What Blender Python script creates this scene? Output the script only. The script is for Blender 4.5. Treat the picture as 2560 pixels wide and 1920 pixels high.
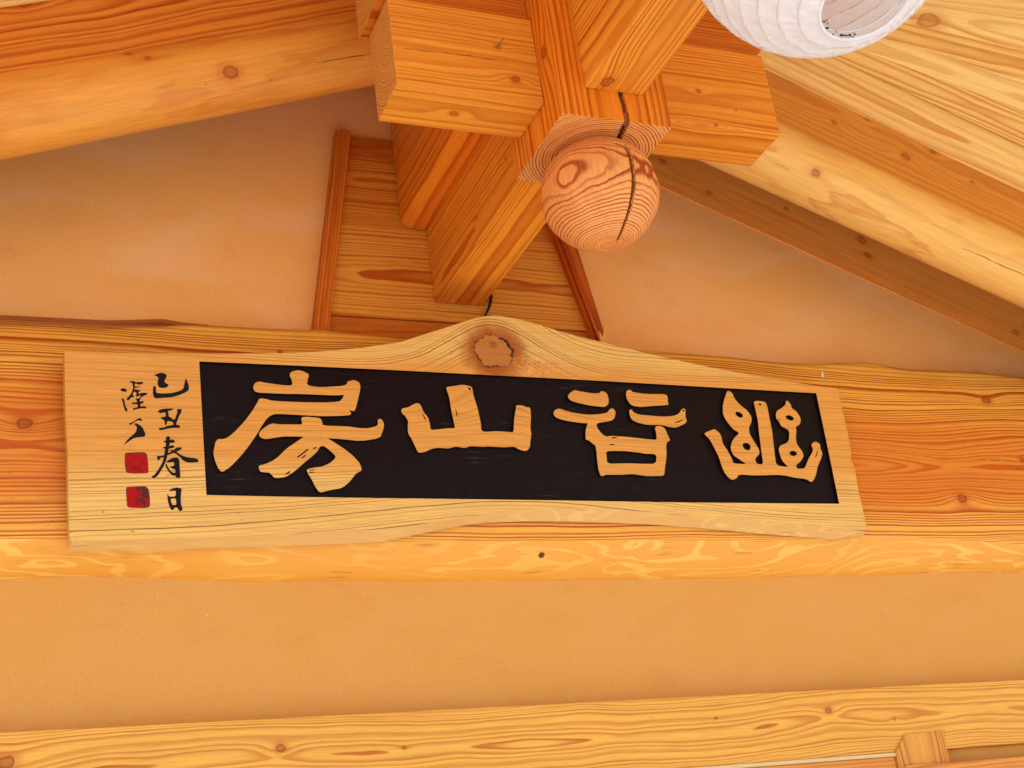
import bpy, bmesh, math, random
from mathutils import Vector, Matrix, noise
from mathutils.geometry import tessellate_polygon
random.seed(7)
for o in list(bpy.data.objects): bpy.data.objects.remove(o, do_unlink=True)
S = bpy.context.scene
COL = S.collection

# ------------------------------------------------------------------ camera
W, H, F = 2560.0, 1920.0, 3445.15
YAW, PIT, ROL = 0.4352492, 0.4083732, -0.1362588
CZ = 1.6
CAM = Vector((0, 0, CZ))
fw = Vector((math.sin(YAW)*math.cos(PIT), math.cos(YAW)*math.cos(PIT), math.sin(PIT)))
r0 = Vector((math.cos(YAW), -math.sin(YAW), 0)); u0 = r0.cross(fw)
RT = r0*math.cos(ROL) + u0*math.sin(ROL)
UP = -r0*math.sin(ROL) + u0*math.cos(ROL)
cam = bpy.data.objects.new('camera', bpy.data.cameras.new('camera'))
COL.objects.link(cam); S.camera = cam
m = Matrix((RT, UP, -fw)).transposed().to_4x4(); m.translation = CAM
cam.matrix_world = m
cam.data.sensor_width = 36; cam.data.lens = 36*F/W
cam.data.clip_start = .05; cam.data.clip_end = 800

# ------------------------------------------------------------------ light
SUN_EL, SUN_AZ = math.radians(56), math.radians(200)     # azimuth clockwise from +Y: the sun stands behind the viewer
wd = bpy.data.worlds.new('World'); S.world = wd; wd.use_nodes = True
nt = wd.node_tree; bg = nt.nodes['Background']
sk = nt.nodes.new('ShaderNodeTexSky'); sk.sky_type = 'NISHITA'; sk.sun_disc = False
sk.sun_elevation = SUN_EL; sk.sun_rotation = SUN_AZ
nt.links.new(sk.outputs[0], bg.inputs[0]); bg.inputs[1].default_value = .14
sd = Vector((math.sin(SUN_AZ)*math.cos(SUN_EL), math.cos(SUN_AZ)*math.cos(SUN_EL), math.sin(SUN_EL)))
sl = bpy.data.lights.new('sun', 'SUN'); sl.energy = 4.5; sl.angle = math.radians(.5); sl.color = (1, .95, .88)
so = bpy.data.objects.new('sun', sl); COL.objects.link(so)
so.rotation_euler = sd.to_track_quat('Z', 'Y').to_euler(); so.location = (0, -5, 12)
S.view_settings.view_transform = 'Standard'; S.view_settings.look = 'None'
S.view_settings.exposure = .84; S.view_settings.gamma = 1; S.view_settings.use_curve_mapping = False
S.render.engine = 'CYCLES'
S.cycles.max_bounces = 6; S.cycles.diffuse_bounces = 5

# ------------------------------------------------------------------ pixel helpers (source pixels of the photograph to points on real planes)
def ray(x, y): return fw + RT*((x-W/2)/F) - UP*((y-H/2)/F)
def atY(x, y, Y):
    d = ray(x, y); return CAM + d*(Y/d.y)
def atZ(x, y, Z):
    d = ray(x, y); return CAM + d*((Z-CZ)/d.z)
def onp(x, y, P, N):
    d = ray(x, y); return CAM + d*((P-CAM).dot(N)/d.dot(N))

# ------------------------------------------------------------------ materials
def srgb(r, g, b):
    f = lambda c: (c/255/12.92) if c <= 10.31 else ((c/255+.055)/1.055)**2.4
    return (f(r), f(g), f(b), 1)

class NB:
    """small node builder"""
    def __init__(s, tree): s.t = tree; s.n = tree.nodes; s.l = tree.links
    def new(s, k, **kw):
        n = s.n.new(k)
        for a, b in kw.items(): setattr(n, a, b)
        return n
    def put(s, inp, v):
        if hasattr(v, 'is_linked') or isinstance(v, bpy.types.NodeSocket): s.l.new(v, inp)
        else: inp.default_value = v
    def math(s, op, a, b=None, c=None, clamp=False):
        n = s.new('ShaderNodeMath', operation=op, use_clamp=clamp); s.put(n.inputs[0], a)
        if b is not None: s.put(n.inputs[1], b)
        if c is not None: s.put(n.inputs[2], c)
        return n.outputs[0]
    def comb(s, a, b, c):
        n = s.new('ShaderNodeCombineXYZ')
        for i, v in enumerate((a, b, c)): s.put(n.inputs[i], v)
        return n.outputs[0]
    def noise(s, vec, scale=1, detail=2, rough=.5, dist=0):
        n = s.new('ShaderNodeTexNoise'); s.put(n.inputs['Vector'], vec)
        n.inputs['Scale'].default_value = scale; n.inputs['Detail'].default_value = detail
        n.inputs['Roughness'].default_value = rough; n.inputs['Distortion'].default_value = dist
        return n
    def mix(s, f, a, b, mode='MIX'):
        n = s.new('ShaderNodeMix', data_type='RGBA', blend_type=mode)
        s.put(n.inputs[0], f); s.put(n.inputs[6], a); s.put(n.inputs[7], b); return n.outputs[2]
    def ss(s, x, lo, hi):
        n = s.new('ShaderNodeMapRange', interpolation_type='SMOOTHSTEP')
        s.put(n.inputs[0], x); s.put(n.inputs[1], lo); s.put(n.inputs[2], hi); return n.outputs[0]

def make_core():
    g = bpy.data.node_groups.new('wood_core', 'ShaderNodeTree')
    I = g.interface
    for nme in ('g', 'a', 'b', 'freq', 'warp', 'seed', 'roff', 'thin', 'vary', 'even', 'feather'): I.new_socket(nme, in_out='INPUT', socket_type='NodeSocketFloat')
    for nme in ('ring', 'fibre', 'band', 'speck', 'big', 'streak'): I.new_socket(nme, in_out='OUTPUT', socket_type='NodeSocketFloat')
    B = NB(g); gi = B.new('NodeGroupInput'); go = B.new('NodeGroupOutput')
    G, A, Bc, FQ, WP, SD, RO, TH, VY, EV, FE = [gi.outputs[i] for i in range(11)]
    M = B.math
    low = B.noise(B.comb(M('ADD', M('MULTIPLY', G, 1.1), SD), M('MULTIPLY', A, 2.0), M('MULTIPLY', Bc, 2.0)), 1, 1).outputs['Color']
    sp = B.new('ShaderNodeSeparateColor'); B.l.new(low, sp.inputs[0])
    mid = B.noise(B.comb(M('ADD', M('MULTIPLY', G, 4.2), SD), M('MULTIPLY', A, 11), M('MULTIPLY', Bc, 11)), 1, 2).outputs['Color']
    sp2 = B.new('ShaderNodeSeparateColor'); B.l.new(mid, sp2.inputs[0])
    def w(src, k, mul): return M('MULTIPLY', M('MULTIPLY', M('SUBTRACT', src, .5), WP), mul)
    a = M('ADD', M('ADD', A, w(sp.outputs[0], 0, 2.0)), w(sp2.outputs[0], 0, .55))
    b = M('ADD', M('ADD', Bc, w(sp.outputs[1], 0, 2.0)), w(sp2.outputs[1], 0, .55))
    r = M('SQRT', M('ADD', M('MULTIPLY', a, a), M('MULTIPLY', b, b)))
    fine = B.noise(B.comb(M('MULTIPLY', G, 9), M('ADD', M('MULTIPLY', A, 60), SD), M('MULTIPLY', Bc, 60)), 1, 2).outputs[0]
    r = M('ADD', r, M('MULTIPLY', M('SUBTRACT', fine, .5), FE))
    r = M('ADD', r, RO)
    ph0 = M('MULTIPLY', r, FQ)
    sv = B.noise(B.comb(M('MULTIPLY', ph0, .22), SD, 0), 1, 1).outputs[0]
    ph = M('ADD', ph0, M('MULTIPLY', sv, VY))
    fr = M('FRACT', ph)
    prof = M('MULTIPLY', B.ss(fr, TH, .86), M('SUBTRACT', 1, B.ss(fr, .9, 1.0)))
    bandn = B.noise(B.comb(M('MULTIPLY', M('FLOOR', ph), .61), SD, 3), 1, 0).outputs[0]
    ring = M('MULTIPLY', prof, M('ADD', EV, M('MULTIPLY', B.ss(bandn, .3, .7), M('SUBTRACT', 1.05, EV))))
    ring = M('MULTIPLY', ring, M('ADD', .65, M('MULTIPLY', fine, .6)), clamp=True)
    fib = B.noise(B.comb(M('MULTIPLY', G, 12), M('ADD', M('MULTIPLY', A, 340), SD), M('MULTIPLY', Bc, 340)), 1, 3, .65).outputs[0]
    big = B.noise(B.comb(M('ADD', M('MULTIPLY', G, 1.7), SD), M('MULTIPLY', A, 9), M('MULTIPLY', Bc, 9)), 1, 3, .55).outputs[0]
    spn = B.noise(B.comb(M('MULTIPLY', G, 55), M('ADD', M('MULTIPLY', A, 110), SD), M('MULTIPLY', Bc, 110)), 1, 1).outputs[0]
    strk = B.noise(B.comb(M('ADD', M('MULTIPLY', G, 2.6), SD), M('MULTIPLY', A, 70), M('MULTIPLY', Bc, 70)), 1, 3, .6).outputs[0]
    for i, v in enumerate((ring, fib, sv, B.ss(spn, .76, .82), big, strk)): B.l.new(v, go.inputs[i])
    return g
CORE = make_core()

def make_knot():
    g = bpy.data.node_groups.new('wood_knot', 'ShaderNodeTree'); I = g.interface
    for nme in ('g', 'a', 'b', 'kg', 'ka', 'kb', 'size', 'roff_in', 'mask_in', 'halo_in', 'pull'): I.new_socket(nme, in_out='INPUT', socket_type='NodeSocketFloat')
    for nme in ('roff', 'mask', 'halo', 'd'): I.new_socket(nme, in_out='OUTPUT', socket_type='NodeSocketFloat')
    B = NB(g); gi = B.new('NodeGroupInput'); go = B.new('NodeGroupOutput'); M = B.math
    G, A, Bc, KG, KA, KB, SZ, RI, MI, HI, PL = [gi.outputs[i] for i in range(11)]
    dg = M('SUBTRACT', G, KG); da = M('SUBTRACT', A, KA); db = M('SUBTRACT', Bc, KB)
    nz = B.noise(B.comb(M('MULTIPLY', G, 60), M('MULTIPLY', A, 60), M('MULTIPLY', Bc, 60)), 1, 2).outputs[0]
    cross = M('ADD', M('MULTIPLY', da, da), M('MULTIPLY', db, db))
    d2 = M('ADD', M('MULTIPLY', M('MULTIPLY', dg, dg), .13), cross)
    e = M('EXPONENT', M('MULTIPLY', M('DIVIDE', d2, M('MULTIPLY', SZ, SZ)), -.20))
    ro = M('ADD', RI, M('MULTIPLY', M('MULTIPLY', e, SZ), PL))
    dk = M('SQRT', M('ADD', M('MULTIPLY', M('MULTIPLY', dg, dg), .62), cross))
    dn = M('ADD', M('DIVIDE', dk, SZ), M('MULTIPLY', M('SUBTRACT', nz, .5), .85))
    mask = M('MULTIPLY', M('SUBTRACT', 1, B.ss(dn, .92, 1.06)), M('ADD', .62, M('MULTIPLY', B.ss(dn, .5, .85), .38)))
    halo = M('SUBTRACT', 1, B.ss(dn, .9, 2.4))
    B.l.new(ro, go.inputs[0]); B.l.new(M('MAXIMUM', MI, mask), go.inputs[1]); B.l.new(M('MAXIMUM', HI, halo), go.inputs[2]); B.l.new(dn, go.inputs[3])
    return g
KNOT = make_knot()

EX, EY, EZ = Vector((1, 0, 0)), Vector((0, 1, 0)), Vector((0, 0, 1))
LIGHT = srgb(226, 158, 84); DARK = srgb(186, 98, 30)
def wood(name, O, G=EX, A=None, freq=110, warp=.02, light=LIGHT, dark=DARK, stain=None, stain_amt=.35, knots=(), strength=1.0,
         rough=.5, thin=.25, seed=None, knotcol=srgb(112, 44, 14), roff=None, specks=.25, tint=None, bump=.25, vary=4.6, raw=False, even=.42, feather=.0026, post=None, spec=.25, cracks=(), loops=()):
    """annual rings about a pith line through O along G; the face is cut through them, so flat and quarter sawn figure come by themselves"""
    if not raw: light, dark = wcol(light), dcol(dark)
    if stain: stain = wcol(stain)
    if A is None: A = EY if abs(G.y) < .9 else EX
    Bv = G.cross(A).normalized(); O = Vector(O)
    mt = bpy.data.materials.new(name); mt.use_nodes = True; t = mt.node_tree; B = NB(t); M = B.math
    bs = t.nodes['Principled BSDF']
    P = B.new('ShaderNodeNewGeometry').outputs['Position']
    sub = B.new('ShaderNodeVectorMath', operation='SUBTRACT'); B.l.new(P, sub.inputs[0]); sub.inputs[1].default_value = O
    c = []
    for ax in (G, A, Bv):
        n = B.new('ShaderNodeVectorMath', operation='DOT_PRODUCT'); B.l.new(sub.outputs[0], n.inputs[0]); n.inputs[1].default_value = ax
        c.append(n.outputs['Value'])
    if seed is None: seed = random.uniform(0, 90)
    ro, mk, ha = 0.0, 0.0, 0.0
    for k in knots:
        pos, sz = Vector(k[0]), k[1]; pull = k[2] if len(k) > 2 else 1.5
        n = B.new('ShaderNodeGroup'); n.node_tree = KNOT
        q = pos - O
        for i, v in enumerate((c[0], c[1], c[2], q.dot(G), q.dot(A), q.dot(Bv), sz, ro, mk, ha, pull)): B.put(n.inputs[i], v)
        ro, mk, ha = n.outputs[0], n.outputs[1], n.outputs[2]
    for k in loops:
        n = B.new('ShaderNodeGroup'); n.node_tree = KNOT; q = Vector(k[0]) - O
        for i, v in enumerate((c[0], c[1], c[2], q.dot(G), q.dot(A), q.dot(Bv), k[1], ro, 0.0, 0.0, k[2])): B.put(n.inputs[i], v)
        ro = n.outputs[0]
    if roff: ro = M('ADD', ro, roff(B, c))
    n = B.new('ShaderNodeGroup'); n.node_tree = CORE
    for i, v in enumerate((c[0], c[1], c[2], float(freq), float(warp), seed, ro, thin, float(vary), float(even), float(feather))): B.put(n.inputs[i], v)
    ring, fib, band, spk, big, strk = [n.outputs[i] for i in range(6)]
    col = B.mix(M('MULTIPLY', ring, strength, clamp=True), light, dark)
    if stain is None: stain = wcol(srgb(214, 118, 40))
    col = B.mix(M('MULTIPLY', B.ss(big, .45, .75), stain_amt), col, B.mix(.5, col, stain))
    if tint: col = B.mix(tint(B, c)[0], col, tint(B, c)[1])
    col = B.mix(M('MULTIPLY', ha, .45) if knots else 0.0, col, B.mix(.5, dark, stain))
    col = B.mix(M('MULTIPLY', mk, .85) if knots else 0.0, col, B.mix(fib, knotcol, dark))
    col = B.mix(M('MULTIPLY', spk, specks), col, srgb(110, 55, 20))
    v = M('ADD', M('ADD', .57, M('MULTIPLY', fib, .56)), M('MULTIPLY', strk, .30))
    if post: col = post(B, P, col)
    for ca, cb_, cw in cracks:
        ca, cb_ = Vector(ca), Vector(cb_); ab = cb_-ca
        nw = B.noise(P, 26, 2).outputs['Color']
        n1 = B.new('ShaderNodeVectorMath', operation='MULTIPLY_ADD'); B.l.new(nw, n1.inputs[0]); n1.inputs[1].default_value = (.007,)*3; B.l.new(P, n1.inputs[2])
        n2 = B.new('ShaderNodeVectorMath', operation='SUBTRACT'); B.l.new(n1.outputs[0], n2.inputs[0]); n2.inputs[1].default_value = ca+Vector((.0035,)*3)
        n3 = B.new('ShaderNodeVectorMath', operation='DOT_PRODUCT'); B.l.new(n2.outputs[0], n3.inputs[0]); n3.inputs[1].default_value = ab/ab.length_squared
        tt = M('MULTIPLY', n3.outputs['Value'], 1.0, clamp=True)
        n4 = B.new('ShaderNodeVectorMath', operation='SCALE'); n4.inputs[0].default_value = ab; B.l.new(tt, n4.inputs['Scale'])
        n5 = B.new('ShaderNodeVectorMath', operation='DISTANCE'); B.l.new(n2.outputs[0], n5.inputs[0]); B.l.new(n4.outputs[0], n5.inputs[1])
        wv_ = M('MULTIPLY', M('ADD', .35, M('MULTIPLY', M('MULTIPLY', tt, M('SUBTRACT', 1, tt)), 2.6)), cw)
        col = B.mix(M('MULTIPLY', M('SUBTRACT', 1, B.ss(M('DIVIDE', n5.outputs['Value'], wv_), .6, 1.3)), .85), col, srgb(96, 40, 12))
    hs = B.new('ShaderNodeHueSaturation'); B.put(hs.inputs['Value'], v); B.l.new(col, hs.inputs['Color'])
    B.l.new(hs.outputs[0], bs.inputs['Base Color'])
    B.put(bs.inputs['Roughness'], M('ADD', rough, M('MULTIPLY', ring, -.08)))
    bs.inputs['Specular IOR Level'].default_value = spec
    bp = B.new('ShaderNodeBump'); bp.inputs['Strength'].default_value = bump; bp.inputs['Distance'].default_value = .0012
    B.put(bp.inputs['Height'], fib)
    B.l.new(bp.outputs[0], bs.inputs['Normal'])
    return mt

def wcol(c): return (c[0]*.93, c[1]*.935, c[2]*.60, 1)
def dcol(c): return (c[0]*.84, c[1]*.70, c[2]*.45, 1)
def plaster(name, base, patch, seed=0, amt=.5):
    mt = bpy.data.materials.new(name); mt.use_nodes = True; t = mt.node_tree; B = NB(t); M = B.math
    base = (base[0], base[1]*.97, base[2]*.84, 1); patch = (patch[0], patch[1]*.98, patch[2]*.92, 1)
    bs = t.nodes['Principled BSDF']; P = B.new('ShaderNodeNewGeometry').outputs['Position']
    sh = B.new('ShaderNodeMapping'); B.l.new(P, sh.inputs[0]); sh.inputs['Location'].default_value = (seed, seed*.7, 0); sh.inputs['Rotation'].default_value = (0, math.radians(14), 0)
    sh.inputs['Scale'].default_value = (1, 1, 2.1)
    n1 = B.noise(sh.outputs[0], 2.6, 3, .55, .6).outputs[0]
    n2 = B.noise(sh.outputs[0], 9, 4, .6).outputs[0]
    n3 = B.noise(P, 420, 2, .6).outputs[0]
    n4 = B.noise(P, 150, 1).outputs[0]
    col = B.mix(M('MULTIPLY', B.ss(n1, .4, .64), amt), base, patch)
    col = B.mix(M('MULTIPLY', B.ss(n2, .5, .8), .25), col, B.mix(.5, base, srgb(190, 100, 40)))
    col = B.mix(M('MULTIPLY', B.ss(n3, .54, .68), .45), col, srgb(150, 88, 42))
    col = B.mix(M('MULTIPLY', B.ss(n4, .78, .80), .5), col, srgb(120, 75, 40))
    col = B.mix(M('MULTIPLY', M('SUBTRACT', 1, B.ss(n3, .26, .34)), .22), col, srgb(245, 200, 140))
    n5 = B.noise(P, 130, 0).outputs[0]
    col = B.mix(M('MULTIPLY', B.ss(n5, .90, .91), .7), col, srgb(250, 225, 190))
    B.l.new(col, bs.inputs['Base Color']); bs.inputs['Roughness'].default_value = .9; bs.inputs['Specular IOR Level'].default_value = .15
    bp = B.new('ShaderNodeBump'); bp.inputs['Strength'].default_value = .35; bp.inputs['Distance'].default_value = .0012
    B.put(bp.inputs['Height'], M('ADD', M('MULTIPLY', n3, .5), M('MULTIPLY', n2, 2))); B.l.new(bp.outputs[0], bs.inputs['Normal'])
    return mt

def plain(name, col, rough=.6, noise_amt=.15, scale=60, spec=.4):
    mt = bpy.data.materials.new(name); mt.use_nodes = True; t = mt.node_tree; B = NB(t); bs = t.nodes['Principled BSDF']
    P = B.new('ShaderNodeNewGeometry').outputs['Position']; n = B.noise(P, scale, 3).outputs[0]
    dk = tuple(c*.55 for c in col[:3])+(1,)
    B.l.new(B.mix(B.math('MULTIPLY', n, noise_amt*2), col, dk), bs.inputs['Base Color'])
    bs.inputs['Roughness'].default_value = rough; bs.inputs['Specular IOR Level'].default_value = spec
    return mt

# ------------------------------------------------------------------ mesh helpers
def link(name, me, mats, parent=None, smooth=False):
    o = bpy.data.objects.new(name, me); COL.objects.link(o)
    if not isinstance(mats, (list, tuple)): mats = [mats]
    for mm in mats:
        if mm: me.materials.append(mm)
    if me.vertices:
        lo = Vector([min(v.co[i] for v in me.vertices) for i in range(3)]); hi = Vector([max(v.co[i] for v in me.vertices) for i in range(3)])
        c = (lo+hi)/2; me.transform(Matrix.Translation(-c)); o.location = c
    if parent: o.parent = parent; o.location = o.location - parent.location
    if smooth: me.polygons.foreach_set('use_smooth', [True]*len(me.polygons))
    return o
def frombm(name, bm, mats, parent=None, smooth=False):
    bmesh.ops.recalc_face_normals(bm, faces=bm.faces)
    me = bpy.data.meshes.new(name); bm.to_mesh(me); bm.free(); return link(name, me, mats, parent, smooth)
def tag(o, label=None, cat=None, group=None, kind=None):
    if label: o['label'] = label
    if cat: o['category'] = cat
    if group: o['group'] = group
    if kind: o['kind'] = kind
    return o
def empty(name, loc, label, cat, group=None):
    o = bpy.data.objects.new(name, None); COL.objects.link(o); o.location = loc; o.empty_display_size = .1
    return tag(o, label, cat, group)
def bev(bm, w, seg=2):
    if w > 0:
        es = [e for e in bm.edges if len(e.link_faces) == 2 and e.calc_face_angle(0) > .5]
        bmesh.ops.bevel(bm, geom=es, offset=w, segments=seg, profile=.6, affect='EDGES')
def prism(pts, vec, w=0, seg=2):
    """closed polygon pts (3D) extruded by vec"""
    bm = bmesh.new(); vec = Vector(vec); n = len(pts)
    a = [bm.verts.new(Vector(p)) for p in pts]; b = [bm.verts.new(Vector(p)+vec) for p in pts]
    bm.faces.new(a); bm.faces.new(b[::-1])
    for i in range(n): bm.faces.new((a[i], b[i], b[(i+1) % n], a[(i+1) % n]))
    bmesh.ops.recalc_face_normals(bm, faces=bm.faces); bev(bm, w, seg); return bm
def box(x0, x1, y0, y1, z0, z1, w=.0025):
    return prism([(x0, y0, z0), (x1, y0, z0), (x1, y0, z1), (x0, y0, z1)], (0, y1-y0, 0), w)
def tube(path, r, seg=8, cyclic=False):
    bm = bmesh.new(); rings = []; n = len(path); path = [Vector(p) for p in path]
    for i, p in enumerate(path):
        t = (path[(i+1) % n]-path[i-1]) if (cyclic or 0 < i < n-1) else (path[min(i+1, n-1)]-path[max(i-1, 0)])
        t.normalize(); a = t.orthogonal() if i == 0 else (prev - t*prev.dot(t)); a.normalize(); prev = a; b = t.cross(a)
        rr = r(i/(n-1)) if callable(r) else r
        rings.append([bm.verts.new(p + (a*math.cos(k*2*math.pi/seg)+b*math.sin(k*2*math.pi/seg))*rr) for k in range(seg)])
    for i in range(n if cyclic else n-1):
        A, Bq = rings[i], rings[(i+1) % n]
        for k in range(seg): bm.faces.new((A[k], A[(k+1) % seg], Bq[(k+1) % seg], Bq[k]))
    if not cyclic:
        bm.faces.new(rings[0]); bm.faces.new(rings[-1][::-1])
    return bm
def interp(pts, x):
    for (x0, y0), (x1, y1) in zip(pts, pts[1:]):
        if x <= x1: return y0+(y1-y0)*(x-x0)/(x1-x0)
    return pts[-1][1]

# ------------------------------------------------------------------ key heights and planes (metres; ground is z = 0)
YW = 2.60                 # face of the plaster wall
RX = 1.098                # ridge line, shared by purlins, post and finial
ZB = CZ+1.432             # underside of the lower beam tier
ZT = CZ+1.620             # joint between the lower and upper tier
SL = .3790; TH = math.atan(SL)
YB = 2.52                 # face of the big tie beam

# ------------------------------------------------------------------ ground and far setting
gm = plain('courtyard_sand', (.57, .52, .46, 1), .95, .25, 3)
bm = bmesh.new(); bmesh.ops.create_grid(bm, x_segments=2, y_segments=2, size=300)
g = frombm('ground', bm, gm); g.location = (0, 0, 0); tag(g, kind='structure')
fm = wood('mat_floor', (0, 0, -.1), EX, freq=60)
# unseen roof slabs, added above the boards to block sky and sun
rm = plain('roof_block_grey', (.08, .08, .085, 1), .8)
for sgn in (-1, 1):
    x0, x1 = RX, RX+sgn*2.6
    zr = CZ+2.134+.10
    pts = [(x0, .30, zr), (x1, .30, zr-2.6*SL), (x1, .30, zr-2.6*SL+.12), (x0, .30, zr+.12)]
    o = frombm('roof_light_block', prism(pts, (0, 2.7, 0)), rm)
    tag(o, 'unseen grey roof slab added over the boards %s of the ridge to block light' % ('left' if sgn < 0 else 'right'), 'roof', 'added light-blocking roof slabs above the gable')

# ------------------------------------------------------------------ plaster
P_up = plaster('plaster_upper', srgb(246, 178, 104), srgb(248, 190, 136), 3, .6)
P_lo = plaster('plaster_lower', srgb(217, 159, 86), srgb(220, 164, 96), 11, .4)
# gable field: lower edge follows the top of the tie beam, with a gap that opens at the left
gap = [(0, 787), (136, 794), (271, 801), (407, 797), (460, 806), (520, 812)]
low = [atY(x, y, YW) for x, y in gap]
pts = [Vector((-1.2, YW, low[0].z))] + low + [Vector((low[-1].x+.05, YW, CZ+1.28)), Vector((3.9, YW, CZ+1.28)), Vector((3.9, YW, CZ+1.10)), Vector((RX, YW, CZ+2.16)), Vector((-1.2, YW, CZ+1.30))]
def poly_slab(name, pts, thick, mat, parent=None, w=0):
    tris = tessellate_polygon([pts]); bm = bmesh.new(); n = len(pts); d = Vector((0, thick, 0))
    a = [bm.verts.new(p) for p in pts]; b = [bm.verts.new(p+d) for p in pts]
    for t in tris:
        try: bm.faces.new([a[i] for i in t]); bm.faces.new([b[i] for i in t][::-1])
        except ValueError: pass
    for i in range(n):
        try: bm.faces.new((a[i], b[i], b[(i+1) % n], a[(i+1) % n]))
        except ValueError: pass
    return frombm(name, bm, mat, parent)
pts[-4:] = [Vector((3.9, YW, CZ+1.13)), Vector((RX+.01, YW, CZ+2.134)), Vector((RX-.01, YW, CZ+2.134)), Vector((-1.2, YW, CZ+1.27))]
pts = [p for p in pts if not (abs(p.x-3.9) < .01 and p.z > CZ+1.2)]
uw = poly_slab('gable_wall', pts, .018, P_up)
tag(uw, 'orange ochre plaster gable wall above the big tie beam', 'wall')
lwb = frombm('lower_wall', box(-1.2, 3.9, YW, YW+.05, CZ+.42, CZ+.86, 0), P_lo)
tag(lwb, 'yellow ochre plaster wall band between the tie beam and the door lintel', 'wall')
bk = wood('mat_backing', (0, 2.7, CZ+1.3), freq=80, light=srgb(206, 130, 76), dark=srgb(170, 100, 50))
o = frombm('backing_board', box(-1.2, 3.9, YW+.019, YW+.03, CZ+.0, CZ+1.45, 0), bk)
tag(o, 'dark backing board seen in the slit above the left of the tie beam', 'board')

# ------------------------------------------------------------------ tie beam
top = [(-200, 800), (0, 803), (113, 807), (226, 815), (316, 814), (407, 811), (475, 807), (542, 810), (633, 815), (746, 819), (814, 821), (904, 831), (1000, 842), (1150, 850),
       (1300, 858), (1450, 865), (1542, 869), (1651, 875), (1800, 886), (1900, 898), (1960, 903), (2040, 907), (2107, 903), (2161, 902), (2187, 905), (2271, 920), (2355, 922), (2440, 926), (2560, 941), (2760, 955)]
mid = [(-200, 1348), (0, 1350), (300, 1352), (900, 1357), (1171, 1355), (1352, 1354), (1700, 1354), (1900, 1355), (2167, 1342), (2283, 1346), (2439, 1355), (2560, 1361), (2760, 1365)]
bot = [(-200, 1452), (0, 1450), (130, 1442), (304, 1441), (434, 1447), (608, 1455), (760, 1453), (900, 1451), (1036, 1453), (1307, 1451), (1578, 1448), (1900, 1444), (2128, 1438), (2244, 1436), (2361, 1432), (2560, 1431), (2760, 1426)]
def prof(lst, Y): return [(atY(x, y, Y).x, atY(x, y, Y).z) for x, y in lst]
tp, md, bt = prof(top, YB), prof(mid, YB), prof(bot, YW-.002)
bm = bmesh.new(); rows = []; N = 420
xa, xb = -.15, 2.95
for i in range(N+1):
    x = xa+(xb-xa)*i/N
    zt, zm, zb = interp(tp, x), interp(md, x), interp(bt, x)
    zb += .0016*noise.noise(Vector((x*30, 0, 0)))
    wv = .004*noise.noise(Vector((x*3, 7, 0)))
    sec = [(YW+.04, zt-.002), (YB+.012, zt-.001), (YB+.003, zt-.003), (YB, zt-.012)]
    for k in range(1, 6): 
        t = k/6; zz = zt-.012+(zm+.012-(zt-.012))*t
        sec.append((YB+.0035*noise.noise(Vector((x*2.5, zz*5, 3)))*math.sin(t*math.pi), zz))
    sec += [(YB, zm+.012), (YB+.004, zm+.003+wv)]
    for k in range(1, 6):
        t = k/6; yy = YB+.004+(YW-.003-YB-.004)*t; zz = zm+.003+wv+(zb-zm-.003-wv)*t - .006*math.sin(t*math.pi)
        zz += .0035*noise.noise(Vector((x*14, yy*40, 1)))*math.sin(t*math.pi)
        sec.append((yy, zz))
    sec += [(YW-.001, zb), (YW+.04, zb+.001)]
    rows.append([bm.verts.new((x, y, z)) for y, z in sec])
ns = len(rows[0])
for i in range(N):
    for k in range(ns-1):
        f = bm.faces.new((rows[i][k], rows[i+1][k], rows[i+1][k+1], rows[i][k+1])); f.smooth = True
        if k >= 10: f.material_index = 1
bm.faces.new(rows[0]); bm.faces.new(rows[-1][::-1])
zc = CZ+1.02
kn = [(atY(2466, 999, YB), .0105, 1.6), (atY(2406, 1246, YB), .0115, 1.7), (atY(2555, 1150, YB), .006, .8), (atY(2340, 1160, YB), .03, -.55), (atY(60, 1060, YB), .012, 1.), (atY(700, 880, YB), .004, .5)]
kn2 = [k for k in kn if k[1] != .03]
def heart(B, c):
    M = B.math; n = B.noise(B.comb(M('MULTIPLY', c[0], 1.3), 4, M('MULTIPLY', c[2], 5)), 1, 2).outputs[0]
    z = M('ADD', M('ABSOLUTE', M('ADD', c[2], 0.0)), M('MULTIPLY', M('SUBTRACT', n, .5), .16))
    return M('MULTIPLY', M('MULTIPLY', M('SUBTRACT', 1, B.ss(z, .06, .15)), .62), M('ADD', .08, M('MULTIPLY', B.ss(c[0], -.3, .3), .9))), srgb(210, 102, 24)
M_tie = wood('mat_tie_beam', (0, YB+.016, atY(2340, 1160, YB).z), EX, freq=120, warp=.019, light=srgb(240, 174, 84), dark=srgb(188, 82, 16), knots=kn2, strength=1.15, tint=heart, loops=[(atY(2390, 1158, YB), .030, .75), (atY(2560, 1152, YB), .020, .8), (atY(60, 1075, YB), .03, .6), (atY(2200, 1040, YB), .05, .25), (atY(2480, 1070, YB), .04, -.3)], cracks=[(atY(2128, 1144, YB), atY(2330, 1148, YB), .0010), (atY(2300, 1147, YB), atY(2600, 1154, YB), .0009), (atY(2520, 1171, YB), atY(2600, 1173, YB), .0008), (atY(1705, 1351, YB), atY(1825, 1353, YB), .0022)], rough=.42, stain=srgb(210, 105, 30), stain_amt=.5, seed=12.3)
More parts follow.
